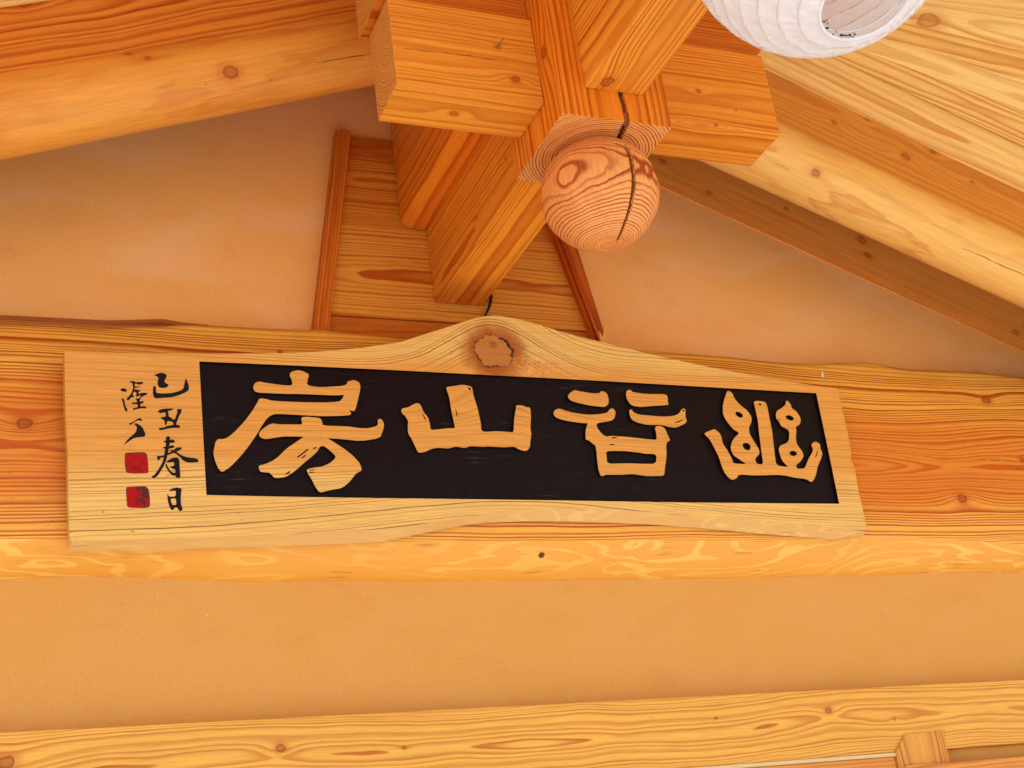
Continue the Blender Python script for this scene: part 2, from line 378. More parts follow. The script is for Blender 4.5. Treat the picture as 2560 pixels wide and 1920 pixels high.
def figured(name, light, dark, seed=0, sx=4.2, sz=17, knots=(), raw=False):
    if not raw: light, dark = wcol(light), wcol(dark)
    """broad contour figure of sapwood rings laid bare on a waney face"""
    mt = bpy.data.materials.new(name); mt.use_nodes = True; t = mt.node_tree; B = NB(t); M = B.math
    bs = t.nodes['Principled BSDF']; P = B.new('ShaderNodeNewGeometry').outputs['Position']
    mp = B.new('ShaderNodeMapping'); B.l.new(P, mp.inputs[0]); mp.inputs['Scale'].default_value = (sx, sz, sz); mp.inputs['Location'].default_value = (seed, 0, 0)
    n = B.noise(mp.outputs[0], .55, 3, .42, .9).outputs[0]
    n2 = B.noise(P, 3, 2).outputs[0]
    fr = M('FRACT', M('MULTIPLY', n, 8))
    band = M('MULTIPLY', B.ss(fr, .38, .44), M('SUBTRACT', 1, B.ss(fr, .60, .70)))
    band = M('MULTIPLY', band, M('ADD', .35, M('MULTIPLY', B.ss(n2, .35, .6), .65)), clamp=True)
    mf = B.new('ShaderNodeMapping'); B.l.new(P, mf.inputs[0]); mf.inputs['Scale'].default_value = (18, 500, 500)
    fib = B.noise(mf.outputs[0], 1, 2).outputs[0]
    ms = B.new('ShaderNodeMapping'); B.l.new(P, ms.inputs[0]); ms.inputs['Scale'].default_value = (7, 60, 60)
    stn = B.noise(ms.outputs[0], 1, 3).outputs[0]
    col = B.mix(band, dark, light)
    col = B.mix(M('MULTIPLY', B.ss(stn, .62, .75), .5), col, srgb(170, 100, 40))
    for pos, sz2 in knots:
        vm = B.new('ShaderNodeVectorMath', operation='DISTANCE'); B.l.new(P, vm.inputs[0]); vm.inputs[1].default_value = pos
        col = B.mix(M('SUBTRACT', 1, B.ss(vm.outputs['Value'], sz2*.8, sz2*1.1)), col, srgb(96, 42, 14))
    hs = B.new('ShaderNodeHueSaturation'); B.put(hs.inputs['Value'], M('ADD', .92, M('MULTIPLY', fib, .16))); B.l.new(col, hs.inputs['Color'])
    B.l.new(hs.outputs[0], bs.inputs['Base Color']); bs.inputs['Roughness'].default_value = .45; bs.inputs['Specular IOR Level'].default_value = .35
    bp = B.new('ShaderNodeBump'); bp.inputs['Strength'].default_value = .3; bp.inputs['Distance'].default_value = .0015
    B.put(bp.inputs['Height'], M('ADD', M('MULTIPLY', fib, .5), M('MULTIPLY', band, .5))); B.l.new(bp.outputs[0], bs.inputs['Normal'])
    return mt
M_wane = figured('mat_tie_wane', srgb(242, 192, 112), srgb(236, 166, 82), 3.1, knots=[(atY(1352, 1385, YB+.03), .009)])
tie = frombm('tie_beam', bm, [M_tie, M_wane])
tag(tie, 'huge orange pine tie beam with a wavy top edge, running behind the sign', 'beam')

dr = [atY(x, y, YB-.0012) for x, y in ((2054, 926), (2057, 930), (2060, 940), (2057, 944), (2054, 942))]
frombm('paint_drip', prism(dr, (0, .003, 0)), plain('mat_white_paint', (.75, .72, .68, 1), .5), tie)
# ------------------------------------------------------------------ lintel and door frame at the bottom
lt = [(-200, 1846), (0, 1835), (2560, 1696), (2760, 1684)]
YL = YW-.045
ltz = sum(atY(x, y, YL).z for x, y in lt[1:3])/2
lbz = sum(atY(x, y, YL).z for x, y in ((1840, 1922), (2160, 1885), (2370, 1870), (2560, 1849)))/4
kl = [(atY(701, 1871, YL), .0075, 1.6), (atY(15, 1906, YL), .012, 1.6), (atY(2071, 1776, YL), .0065, 1.5), (atY(1011, 1869, YL), .003, 1), (atY(1790, 1795, YL), .003, .8), (atY(2236, 1797, YL), .003, .8), (atY(1560, 1850, YL), .016, -.9), (atY(2090, 1812, YL), .013, -1.)]
M_lin = wood('mat_lintel', (0, YL+.012, (ltz+lbz)/2+.002), EX, freq=120, warp=.034, light=srgb(238, 178, 92), dark=srgb(200, 110, 34), knots=kl[:6], loops=[(atY(2085, 1814, YL), .012, .7), (atY(1545, 1862, YL), .022, .35), (atY(1130, 1890, YL), .010, .5)], strength=.95, rough=.45, seed=44.1, stain_amt=.4)
df = frombm('door_lintel', box(-1.2, 3.9, YL, YW+.05, lbz, ltz, .0015), M_lin)
tag(df, 'long knotty pine door lintel along the bottom under the plaster band', 'lintel')
fr = empty('door_frame', (2.1, YL, lbz-.3), 'pine door frame with a chamfered upright and rail at the bottom right', 'door frame')
jx0, jx1 = atY(2245, 1868, YL-.004).x, atY(2362, 1862, YL-.004).x
M_jmb = wood('mat_jamb', (jx0+.05, YL+.05, CZ), EZ, freq=110, light=srgb(226, 160, 84), dark=srgb(190, 110, 40), seed=5)
jl = [atY(x, y, YL-.004) for x, y in ((2240, 1878), (2262, 1836), (2362, 1826), (2366, 1868))]
zz = lbz-.35
ptsj = [Vector((jl[0].x, YL-.004, zz)), jl[0], jl[1], jl[2], jl[3], Vector((jl[3].x, YL-.004, zz))]
frombm('jamb', prism(ptsj, (0, .06, 0), .001), M_jmb, fr)
M_rail = wood('mat_rail', (2, YL-.02, lbz-.1), EX, freq=70, light=srgb(226, 150, 82), dark=srgb(205, 118, 52), seed=51)
ra = atY(2376, 1906, YL-.012); rb = atY(2560, 1890, YL-.012); rz = (ra.z+rb.z)/2
frombm('top_rail', box(jl[0].x+.012, 3.2, YL-.012, YL+.03, rz-.3, rz, .001), M_rail, fr)
frombm('recessed_panel', box(jl[3].x+.0005, 3.2, YL+.022, YL+.045, rz-.05, lbz-.0005, 0), wood('mat_recess', (2, YL+.1, lbz), EX, freq=90, light=srgb(214, 152, 76), dark=srgb(190, 124, 56)), fr)
hz = atY(2150, 1893, YL-.002).z
frombm('head_strip', box(-1.2, jl[0].x-.001, YL-.002, YL+.03, hz-.003, lbz-.0006, .0005), plain('pale_putty', srgb(224, 196, 140), .7), fr)
frombm('head_board', box(-1.2, jl[0].x-.002, YL+.004, YL+.03, hz-.25, hz-.0036, .001), M_rail, fr)

# ------------------------------------------------------------------ board panel that carries the ridge purlins (on the gable wall)
YP = YW-.006; YS = YW-.030
bp_ = empty('ridge_support_panel', (RX, YW, CZ+1.3), 'tapered plank panel under the ridge purlins, between the two plaster fields', 'panel')
lo_t, lo_b = atY(838, 355, YS), atY(785, 818, YS)
li_t, li_b = atY(876, 352, YS), atY(824, 820, YS)
YS2 = YP-.040
ro_t, ro_b = atY(1447, 628, YS2), atY(1519, 856, YS2)
ri_t, ri_b = atY(1404, 606, YS2), atY(1500, 853, YS2)
ztop = CZ+1.86; zbot = CZ+1.30
def lx(a, b, z): return a.x+(b.x-a.x)*(z-a.z)/(b.z-a.z)
def quad(a, b, c, d, z0, z1, y): return [Vector((lx(a, b, z0), y, z0)), Vector((lx(c, d, z0), y, z0)), Vector((lx(c, d, z1), y, z1)), Vector((lx(a, b, z1), y, z1))]
zs = [zbot, atY(827, 789, YP).z, atY(851, 560, YP).z, atY(875, 397, YP).z, ztop]
wl = dict(light=srgb(226, 146, 62), dark=srgb(184, 86, 20))
for i in range(4):
    M_pl = wood('mat_panel_plank_%d' % i, (RX, YP+[.03, .025, .018, .05][i], (zs[i]+zs[i+1])/2+[.03, -.02, .04, .02][i]), EX, freq=[120, 105, 100, 90][i], warp=.03, light=[srgb(206, 118, 44), srgb(232, 158, 74), srgb(222, 138, 56), srgb(200, 108, 40)][i], dark=srgb(188, 88, 20), seed=17+i*9.3, strength=[.7, .9, .85, .9][i], rough=.45)
    frombm('plank', prism(quad(li_t, li_b, ri_t, ri_b, zs[i]+.0008, zs[i+1]-.0008, YP-[0, .003, .001, .005][i]), (0, .03, 0), .0008, 1), M_pl, bp_)
for nme, (a, b, c, d) in (('left', (lo_t, lo_b, li_t, li_b)), ('right', (ri_t, ri_b, ro_t, ro_b))):
    Gd = (a-b).normalized()
    M_st = wood('mat_stile_'+nme, Vector(((a.x+c.x)/2, YS+.01, a.z)), Gd, A=EY, freq=150, warp=.006, light=srgb(220, 120, 42), dark=srgb(170, 68, 14), seed=71, stain_amt=.2)
    ysn, dpt = (YS, .034) if nme == 'left' else (YS2, .050)
    frombm('stile', prism(quad(a, b, c, d, zbot, ztop if nme == 'left' else CZ+1.82, ysn), (0, dpt, 0), .0015, 1), M_st, bp_)
    # moulded bead along the stile
    e = .006
    q = quad(a, b, c, d, zbot, (ztop if nme == 'left' else CZ+1.82)-.002, YS-.003); wdt = (q[1]-q[0]).x
    q2 = [q[0]+Vector((wdt*.36, 0, 0)), q[0]+Vector((wdt*.62, 0, 0)), q[3]+Vector((wdt*.62, 0, 0)), q[3]+Vector((wdt*.36, 0, 0))]
    if nme == 'left': frombm('bead', prism(q2, (0, .0028, 0), .0008, 1), M_st, bp_)
# torn filler at the foot of the right stile
tf = [atY(x, y, YS2-.0015) for x, y in ((1501, 851), (1497, 826), (1507, 842), (1513, 806), (1522, 868), (1512, 862))]
frombm('torn_filler', prism([tf[i] for i in (0, 1, 2, 3, 4)], (0, .001, 0)), P_up, bp_)

# ------------------------------------------------------------------ purlins running out from the wall
def post_mat(name, O, seed, **k): return wood(name, O, **k)
wx = .0585
kp = [(Vector((RX-wx, 2.12, ZB+.08)), .004, 1), (Vector((RX-wx, 2.3, ZB+.05)), .003, 1)]
M_pu1 = wood('mat_purlin_low', (RX+.01, 2, ZB+.03), EY, A=EX, freq=120, warp=.012, light=srgb(240, 148, 52), dark=srgb(198, 88, 20), seed=31, knots=kp, rough=.4, strength=.9)
o = frombm('lower_purlin', box(RX-wx, RX+wx, 1.99, YP-.006, ZB-.003, ZT-.001, .003), M_pu1)
tag(o, 'narrow square purlin running from the panel to the hanging post, under the thick one', 'beam')
hw = .12; r = .028
M_pu2 = wood('mat_purlin_up', (RX+.02, 2, ZT+.16), EY, A=EX, freq=95, warp=.016, light=srgb(238, 132, 40), dark=srgb(196, 82, 16), seed=37, rough=.4, strength=.9)
sec = []
for cx, cz, a0 in ((RX-hw+r, ZT+r, 180), (RX+hw-r, ZT+r, 270), (RX+hw-r, ZT+.30-r, 0), (RX-hw+r, ZT+.30-r, 90)):
    for k in range(6):
        a = math.radians(a0+90*k/5); sec.append((cx+r*math.cos(a), 1.99, cz+r*math.sin(a)))
o = frombm('ridge_purlin', prism(sec, (0, YP-.007-1.99, 0)), M_pu2)
tag(o, 'thick ridge purlin with rounded lower corners entering the top of the panel', 'beam')

# ------------------------------------------------------------------ hanging post with ball finial
px0, px1, py0, py1 = .989, 1.207, 1.769, 1.985; PZ = CZ+1.371; PT = CZ+2.02
pith = atZ(1532, 618, CZ+1.175)
crack = [(1560, -60), (1553, 0), (1546, 60), (1549, 150), (1553, 236), (1556, 262), (1566, 300)]
def crk_front():
    return [atY(x, y, py0) for x, y in ((1540, -400), (1545, -200), (1548, 0), (1552, 120), (1552, 236), (1560, 262), (1568, 302))]
cf = crk_front(); cb = [atZ(x, y, PZ) for x, y in ((1568, 302), (1561, 322), (1549, 342), (1541, 360), (1532, 385))]
bm = bmesh.new()
def segd(p, a, b):
    ab = b-a; t = max(0, min(1, (p-a).dot(ab)/ab.length_squared)); return (p-(a+ab*t)).length, t
def groove(p, path, w0, w1, depth):
    best = 9; tt = 0; n = len(path)-1
    for i in range(n):
        d, t = segd(p, path[i], path[i+1])
        if d < best: best = d; tt = (i+t)/n
    w = w0+(w1-w0)*tt
    return -depth*max(0, 1-(best/w)**2)**.5 if best < w else 0
# front face grid (fine across the crack)
def gridx():
    xs = []; x = px0
    while x < px1-1e-6:
        xs.append(x); x += .0011 if (1.10 < x < 1.18) else .006
    xs.append(px1); return xs
xs = gridx(); zs_ = [PZ+(PT-PZ)*i/320 for i in range(321)]
fv = [[bm.verts.new((x, py0 - groove(Vector((x, py0, z)), cf, .0035, .0055, .02)*1 if 0 < j < len(xs)-1 and False else py0 - groove(Vector((x, py0, z)), cf, .0032, .0052, .013), z)) for j, x in enumerate(xs)] for z in zs_]
for i in range(len(zs_)-1):
    for j in range(len(xs)-1): bm.faces.new((fv[i][j], fv[i][j+1], fv[i+1][j+1], fv[i+1][j]))
ys_ = [py0+(py1-py0)*k/110 for k in range(111)]
bv = [[fv[0][j] if k == 0 else bm.verts.new((x, y, PZ - groove(Vector((x, y, PZ)), cb, .0052, .0045, .02)*1)) for j, x in enumerate(xs)] for k, y in enumerate(ys_)]
for k in range(len(ys_)-1):
    for j in range(len(xs)-1):
        f = bm.faces.new((bv[k][j], bv[k+1][j], bv[k+1][j+1], bv[k][j+1])); f.material_index = 1
# sides, back, top
tl = [v for v in fv[-1]]
bl_t = bm.verts.new((px0, py1, PT)); br_t = bm.verts.new((px1, py1, PT))
bm.faces.new([fv[i][0] for i in range(len(zs_))] + [bl_t] + [bv[k][0] for k in range(len(ys_)-1, 0, -1)])
bm.faces.new([fv[i][-1] for i in range(len(zs_))] + [br_t] + [bv[k][-1] for k in range(len(ys_)-1, 0, -1)])
bm.faces.new([bl_t, br_t] + bv[-1][::-1]); bm.faces.new(tl + [br_t, bl_t])
M_post = wood('mat_post', (pith.x, pith.y-.005, PZ), EZ, A=EX, freq=125, warp=.01, light=srgb(236, 138, 44), dark=srgb(196, 84, 14), seed=8.8, knots=[(atY(1368, 148, py0-.0) if False else Vector((px0, 1.80, CZ+1.525)), .010, 1.0)], rough=.38, strength=1.)
M_end = wood('mat_post_end', (pith.x, pith.y, PZ), EZ, A=EX, freq=165, vary=1.0, warp=.010, light=srgb(244, 172, 118), dark=srgb(170, 76, 40), seed=8.8, rough=.55, strength=1.15, stain_amt=.2, thin=.3)
M_crk = plain('mat_crack', (.34, .10, .022, 1), .8)
for f in bm.faces:
    if len(f.verts) != 4: continue
    c = f.calc_center_median()
    if c.y < py0+.03 and c.z > PZ+.022 and groove(Vector((c.x, py0, c.z)), cf, .0032, .0052, 1) < -.35: f.material_index = 2
    elif c.z < PZ+.022 and c.y > py0+.001 and groove(Vector((c.x, c.y, PZ)), cb, .0052, .0045, 1) < -.35: f.material_index = 2
    elif c.y < py0+.03 and c.z <= PZ+.022 and groove(Vector((c.x, py0, c.z)), cf, .0032, .0052, 1) < -.35: f.material_index = 2
hp = empty('hanging_post', (RX, 1.877, PZ), 'square hanging post with a split front and a turned ball at its foot', 'post')
frombm('shaft', bm, [M_post, M_end, M_crk], hp)
# ball
bc = Vector((RX, 1.877, CZ+1.283)); br = .1075
cr = []
for x, y in ((1541, 356), (1560, 362), (1573, 380), (1580, 410), (1585, 450), (1582, 490), (1573, 530), (1563, 560), (1552, 588), (1543, 606)):
    d = ray(x, y); oc = CAM-bc; A_ = d.dot(d); B_ = 2*d.dot(oc); C_ = oc.dot(oc)-br*br; dis = B_*B_-4*A_*C_
    if dis > 0: cr.append(CAM+d*((-B_-math.sqrt(dis))/(2*A_)))
bm = bmesh.new(); NU, NV = 840, 440
vs = []
for j in range(NV+1):
    th = math.pi*j/NV; row = []
    for i in range(NU if 0 < j < NV else 1):
        ph = 2*math.pi*i/NU
        d = Vector((math.sin(th)*math.cos(ph), math.sin(th)*math.sin(ph), math.cos(th)))
        p = bc+d*br
        g_ = 0
        if cr and (p-cr[3]).length < .2: g_ = groove(p, cr, .0056, .0026, .013)
        fl = 1+.012*noise.noise(d*2.2)+.0035*noise.noise(d*9)
        q = bc+d*(br*fl+g_); q.z = bc.z+(q.z-bc.z)*.97
        row.append(bm.verts.new(q))
    vs.append(row)
for j in range(NV):
    for i in range(NU):
        a = vs[j][i % len(vs[j])]; b = vs[j][(i+1) % len(vs[j])]; c = vs[j+1][(i+1) % len(vs[j+1])]; d = vs[j+1][i % len(vs[j+1])]
        f = [v for k, v in enumerate((a, b, c, d)) if v not in (a, b, c, d)[:k]]
        bm.faces.new(f)
M_ball = wood('mat_ball', (pith.x, pith.y, PZ), EZ, A=EX, freq=215, vary=1.2, warp=.014, light=srgb(240, 164, 112), dark=srgb(172, 74, 36), seed=8.8, rough=.55, strength=1.2, stain=srgb(206, 92, 34), stain_amt=.6, thin=.45,
              knots=[(bc+Vector((.098, -.045, .005)), .012, .5)], loops=[(bc+Vector((-.085, -.06, .0)), .02, .25)], knotcol=srgb(196, 100, 50))
for f in bm.faces:
    c = f.calc_center_median(); c.z = bc.z+(c.z-bc.z)/.97; c = bc+(c-bc).normalized()*br
    if (c-cr[3]).length < .2 and groove(c, cr, .0056, .0026, 1) < -.3: f.material_index = 1
frombm('ball', bm, [M_ball, M_crk], hp, True)
# ------------------------------------------------------------------ arms (X direction), upper and front beams
ay0, ay1, ax0, ax1 = 1.827, 1.940, .711, 1.490
ka = [(atY(1288, 198, ay0), .0065, 1.3), (atY(1244, 118, ay0), .004, 1.)]
kz = [(atZ(1135, 284, ZB), .0065, .8)]
M_arm = wood('mat_arm_left', (.9, ay0+.055, ZB+.075), EX, freq=165, warp=.008, light=srgb(238, 156, 68), dark=srgb(204, 106, 26), seed=61, knots=ka+kz, cracks=[(atY(985, 117, ay0), atY(1268, 151, ay0), .0011)], rough=.38, strength=.85)
M_armend = wood('mat_arm_end', (.7, ay0+.02, ZB+.115), EX, freq=170, warp=.006, light=srgb(214, 150, 92), dark=srgb(160, 84, 34), seed=61, rough=.6)
arm = empty('cross_arm', (RX, 1.883, ZB), 'lower cross beam passing through the hanging post, its left end grain showing', 'beam')
o = frombm('left_arm', box(ax0, px0-.0005, ay0, ay1, ZB, ZT, .003), [M_arm, M_armend], arm)
for p in o.data.polygons:
    if p.normal.x < -.9: p.material_index = 1
kr = [(atY(1755, 330, ay0), .0115, 1.5), (atY(1746, 228, ay0), .004, 1.2), (atY(1790, 312, ay0), .003, 1.), (atY(1840, 275, ay0), .002, .8)]
M_arm2 = wood('mat_arm_right', (1.3, ay0+.045, ZB+.06), EX, freq=165, warp=.010, light=srgb(238, 152, 62), dark=srgb(206, 106, 26), seed=66, knots=kr, rough=.38, strength=.85)
frombm('right_arm', box(px1+.0005, ax1, ay0, ay1, ZB, ZT, .003), M_arm2, arm)
uy0, uy1 = ay0+.010, 1.95
ue = atY(1919, 113, uy0)
sl_ = (ue.x-1.4865)/(ue.z-ZT)
uxl = .697; uh = .26
M_up = wood('mat_upper_cross', (1, uy0+.05, ZT+.15), EX, freq=150, warp=.01, light=srgb(214, 118, 42), dark=srgb(168, 70, 14), seed=81, rough=.42, strength=1)
M_upe = wood('mat_upper_end', (.7, uy0+.05, ZT+.16), EX, freq=165, warp=.006, light=srgb(206, 142, 84), dark=srgb(150, 76, 30), seed=81)
pts = [(uxl, uy0, ZT+.006), (px0-.0005, uy0, ZT+.006), (px0-.0005, uy0, ZT+uh), (uxl, uy0, ZT+uh)]
ub = empty('upper_cross_beam', (RX, 1.9, ZT), 'dark orange upper cross beam resting on the lower cross beam', 'beam')
o = frombm('left_arm', prism(pts, (0, uy1-uy0+.01, 0), .003, 2), [M_up, M_upe], ub)
for p in o.data.polygons:
    if p.normal.x < -.8: p.material_index = 1
top_x = 1.4865+sl_*.10
pts = [(px1+.0005, uy0, ZT+.006), (1.4865, uy0, ZT+.006), (top_x, uy0, ZT+.106), (top_x, uy0, ZT+uh), (px1+.0005, uy0, ZT+uh)]
frombm('right_arm', prism(pts, (0, uy1-uy0, 0), .002, 1), M_up, ub)
# ridge beam toward the viewer
kf = [(atZ(1518, 205, ZB), .012, 1.6)]
M_fr = wood('mat_front_ridge', (RX+.01, 1, ZB+.012), EY, A=EX, freq=95, warp=.012, light=srgb(238, 156, 66), dark=srgb(200, 100, 26), seed=91, knots=kf, rough=.42)
o = frombm('front_ridge_beam', box(1.0425, 1.159, .3, py0-.0005, ZB, ZT+.13, .0025), M_fr)
tag(o, 'square ridge beam running out from the front of the hanging post toward the viewer', 'beam')
# splinter nail in the left arm
a = atY(1244, 116, ay0); b = atY(1259, 96, ay0-.012)
o = frombm('nail', tube([a, b], .0012, 6), plain('rusty_nail', srgb(120, 90, 60), .5)); tag(o, 'small bent nail in the front of the left cross beam', 'nail')

# ------------------------------------------------------------------ log rafters
def log(name, apex, x_end, sgn, rad, y, mat_kw, label, knots, cracks=()):
    G = Vector((sgn*math.cos(TH), 0, -math.sin(TH))) * sgn      # points to +X in both cases
    p0 = Vector((RX, y, apex)); L = abs(x_end-RX)/math.cos(TH)
    d = Vector((sgn*math.cos(TH), 0, -math.sin(TH)))
    bm = bmesh.new(); rings = []; n = 90; seg = 56
    nrm = d.cross(EY); 
    for i in range(n+1):
        c = p0+d*(L*i/n)
        row = []
        for k in range(seg):
            a = 2*math.pi*k/seg
            dirv = EY*math.cos(a)+nrm*math.sin(a)
            rr = rad*(1+.007*noise.noise(Vector((i*.06, math.cos(a)*.8, math.sin(a)*.8+sgn*5)))+.006*noise.noise(Vector((i*.3, math.cos(a)*2, math.sin(a)*2))))
            row.append(bm.verts.new(c+dirv*rr))
        rings.append(row)
    for i in range(n):
        for k in range(seg): bm.faces.new((rings[i][k], rings[i][(k+1) % seg], rings[i+1][(k+1) % seg], rings[i+1][k]))
    bm.faces.new(rings[0]); bm.faces.new(rings[-1][::-1])
    mt = wood('mat_'+name, p0+Vector((0, .0, 0)), G, A=EY, knots=knots, cracks=cracks, **mat_kw)
    o = frombm('log_rafter', bm, mt, None, True)
    tag(o, label, 'rafter', 'round log rafters against the gable'); return o
LY = 2.225; LA = CZ+1.935; LR = .077
def on_log(x, y, sgn):
    """point where the pixel's ray meets the log's surface"""
    d0 = Vector((sgn*math.cos(TH), 0, -math.sin(TH))); p0 = Vector((RX, LY, LA)); d = ray(x, y)
    w = CAM-p0; dd = d-d0*d.dot(d0); ww = w-d0*w.dot(d0)
    A_ = dd.dot(dd); B_ = 2*dd.dot(ww); C_ = ww.dot(ww)-LR*LR; q = B_*B_-4*A_*C_
    if q < 0: q = 0
    return CAM+d*((-B_-math.sqrt(q))/(2*A_))
lw = dict(feather=.015, spec=.3, freq=70, warp=.042, thin=.4, light=srgb(234, 166, 90), dark=srgb(206, 124, 52), rough=.42, strength=.62, stain_amt=.45, specks=.5)
log('log_left', LA, -.9, -1, LR, LY, dict(lw, seed=21, light=srgb(232, 156, 78), dark=srgb(208, 116, 42)), 'round log rafter sloping up from the left edge, with a round plugged knot',
    [(on_log(576, 181, -1), .013, 1.5), (on_log(533, 92, -1), .009, 1.), (on_log(322, 134, -1), .006, .8), (on_log(370, 145, -1), .005, .8)],
    [(on_log(780, 158, -1), on_log(932, 135, -1), .0012)])
log('log_right', LA, 3.6, 1, LR, LY, dict(lw, seed=27, light=srgb(240, 186, 120), dark=srgb(214, 140, 70)), 'pale round log rafter sloping down to the right edge',
    [(on_log(2040, 432, 1), .008, 1.2)],
    [(on_log(2400, 618, 1), on_log(2590, 700, 1), .0013), (on_log(2030, 540, 1), on_log(2120, 565, 1), .001)])
# plug in the big knot of the left log
# ------------------------------------------------------------------ rake boards standing above the logs, strip on the wall, ceiling boards
YR = 2.165; ZA = CZ+2.134
kr2 = [(atY(2086, 245, YR), .0035, .8), (atY(2085, 306, YR), .006, .8), (atY(2166, 299, YR), .003, .8), (atY(2265, 392, YR), .010, 1.), (atY(2331, 379, YR), .006, 1.), (atY(2431, 455, YR), .004, .8)]
for sgn in (-1, 1):
    G = Vector((math.cos(TH), 0, -sgn*math.sin(TH))); xe = RX+sgn*2.5; xs0 = RX+sgn*.02
    dz = lambda x: -SL*abs(x-RX)
    pts = [Vector((xs0, YR, ZA+dz(xs0)-.22)), Vector((xe, YR, ZA+dz(xe)-.22)), Vector((xe, YR, ZA+dz(xe)-.0003)), Vector((xs0, YR, ZA+dz(xs0)-.0003))]
    if sgn > 0:
        mt = wood('mat_rake_right', Vector((1.9, YR+.10, ZA+dz(1.9)-.02)), G, A=EY, freq=120, warp=.012, light=srgb(214, 142, 70), dark=srgb(190, 112, 46), knots=kr2, seed=33, strength=.6)
    else:
        mt = wood('mat_rake_left', Vector((.3, YR+.016, ZA+dz(.15)+(-SL*.0)+.035)) , G, A=EY, freq=75, warp=.03, light=srgb(222, 132, 54), dark=srgb(182, 82, 20), seed=36, strength=1.1, knots=[(atY(60, 6, YR), .012, 1.2)])
    o = frombm('rake_board', prism(pts, (0, .03, 0), .001, 1), mt)
    tag(o, ('deep orange rake board above the left log rafter with a pointed flame figure' if sgn < 0 else 'shaded rake board above the right log rafter, dotted with small knots'), 'board', 'rake boards above the log rafters')
YT = YW-.0035
s1, s2 = atY(1643, 461, YT), atY(2560, 879, YT); k_ = (s2.z-s1.z)/(s2.x-s1.x)
zl = lambda x: s1.z+k_*(x-s1.x)
pts = [Vector((1.24, YT, zl(1.24))), Vector((3.6, YT, zl(3.6))), Vector((3.6, YT, zl(3.6)+.16)), Vector((1.24, YT, zl(1.24)+.16))]
ks = [(atY(1655, 402, YT), .008, 1.), (atY(1772, 481, YT), .006, 1.), (atY(1965, 521, YT), .005, 1.), (atY(2154, 600, YT), .010, 1.), (atY(2170, 638, YT), .008, 1.), (atY(2540, 832, YT), .009, 1.)]
Gs = Vector((1, 0, k_)).normalized()
o = frombm('wall_strip', prism(pts, (0, .003, 0), 0), wood('mat_strip', Vector((1.9, YT+.04, zl(1.9)+.09)), Gs, A=EY, freq=115, warp=.012, light=srgb(255, 164, 70), dark=srgb(244, 126, 44), knots=ks, seed=39, strength=.7, raw=True))
tag(o, 'narrow orange board on the plaster under the right log rafter', 'board')
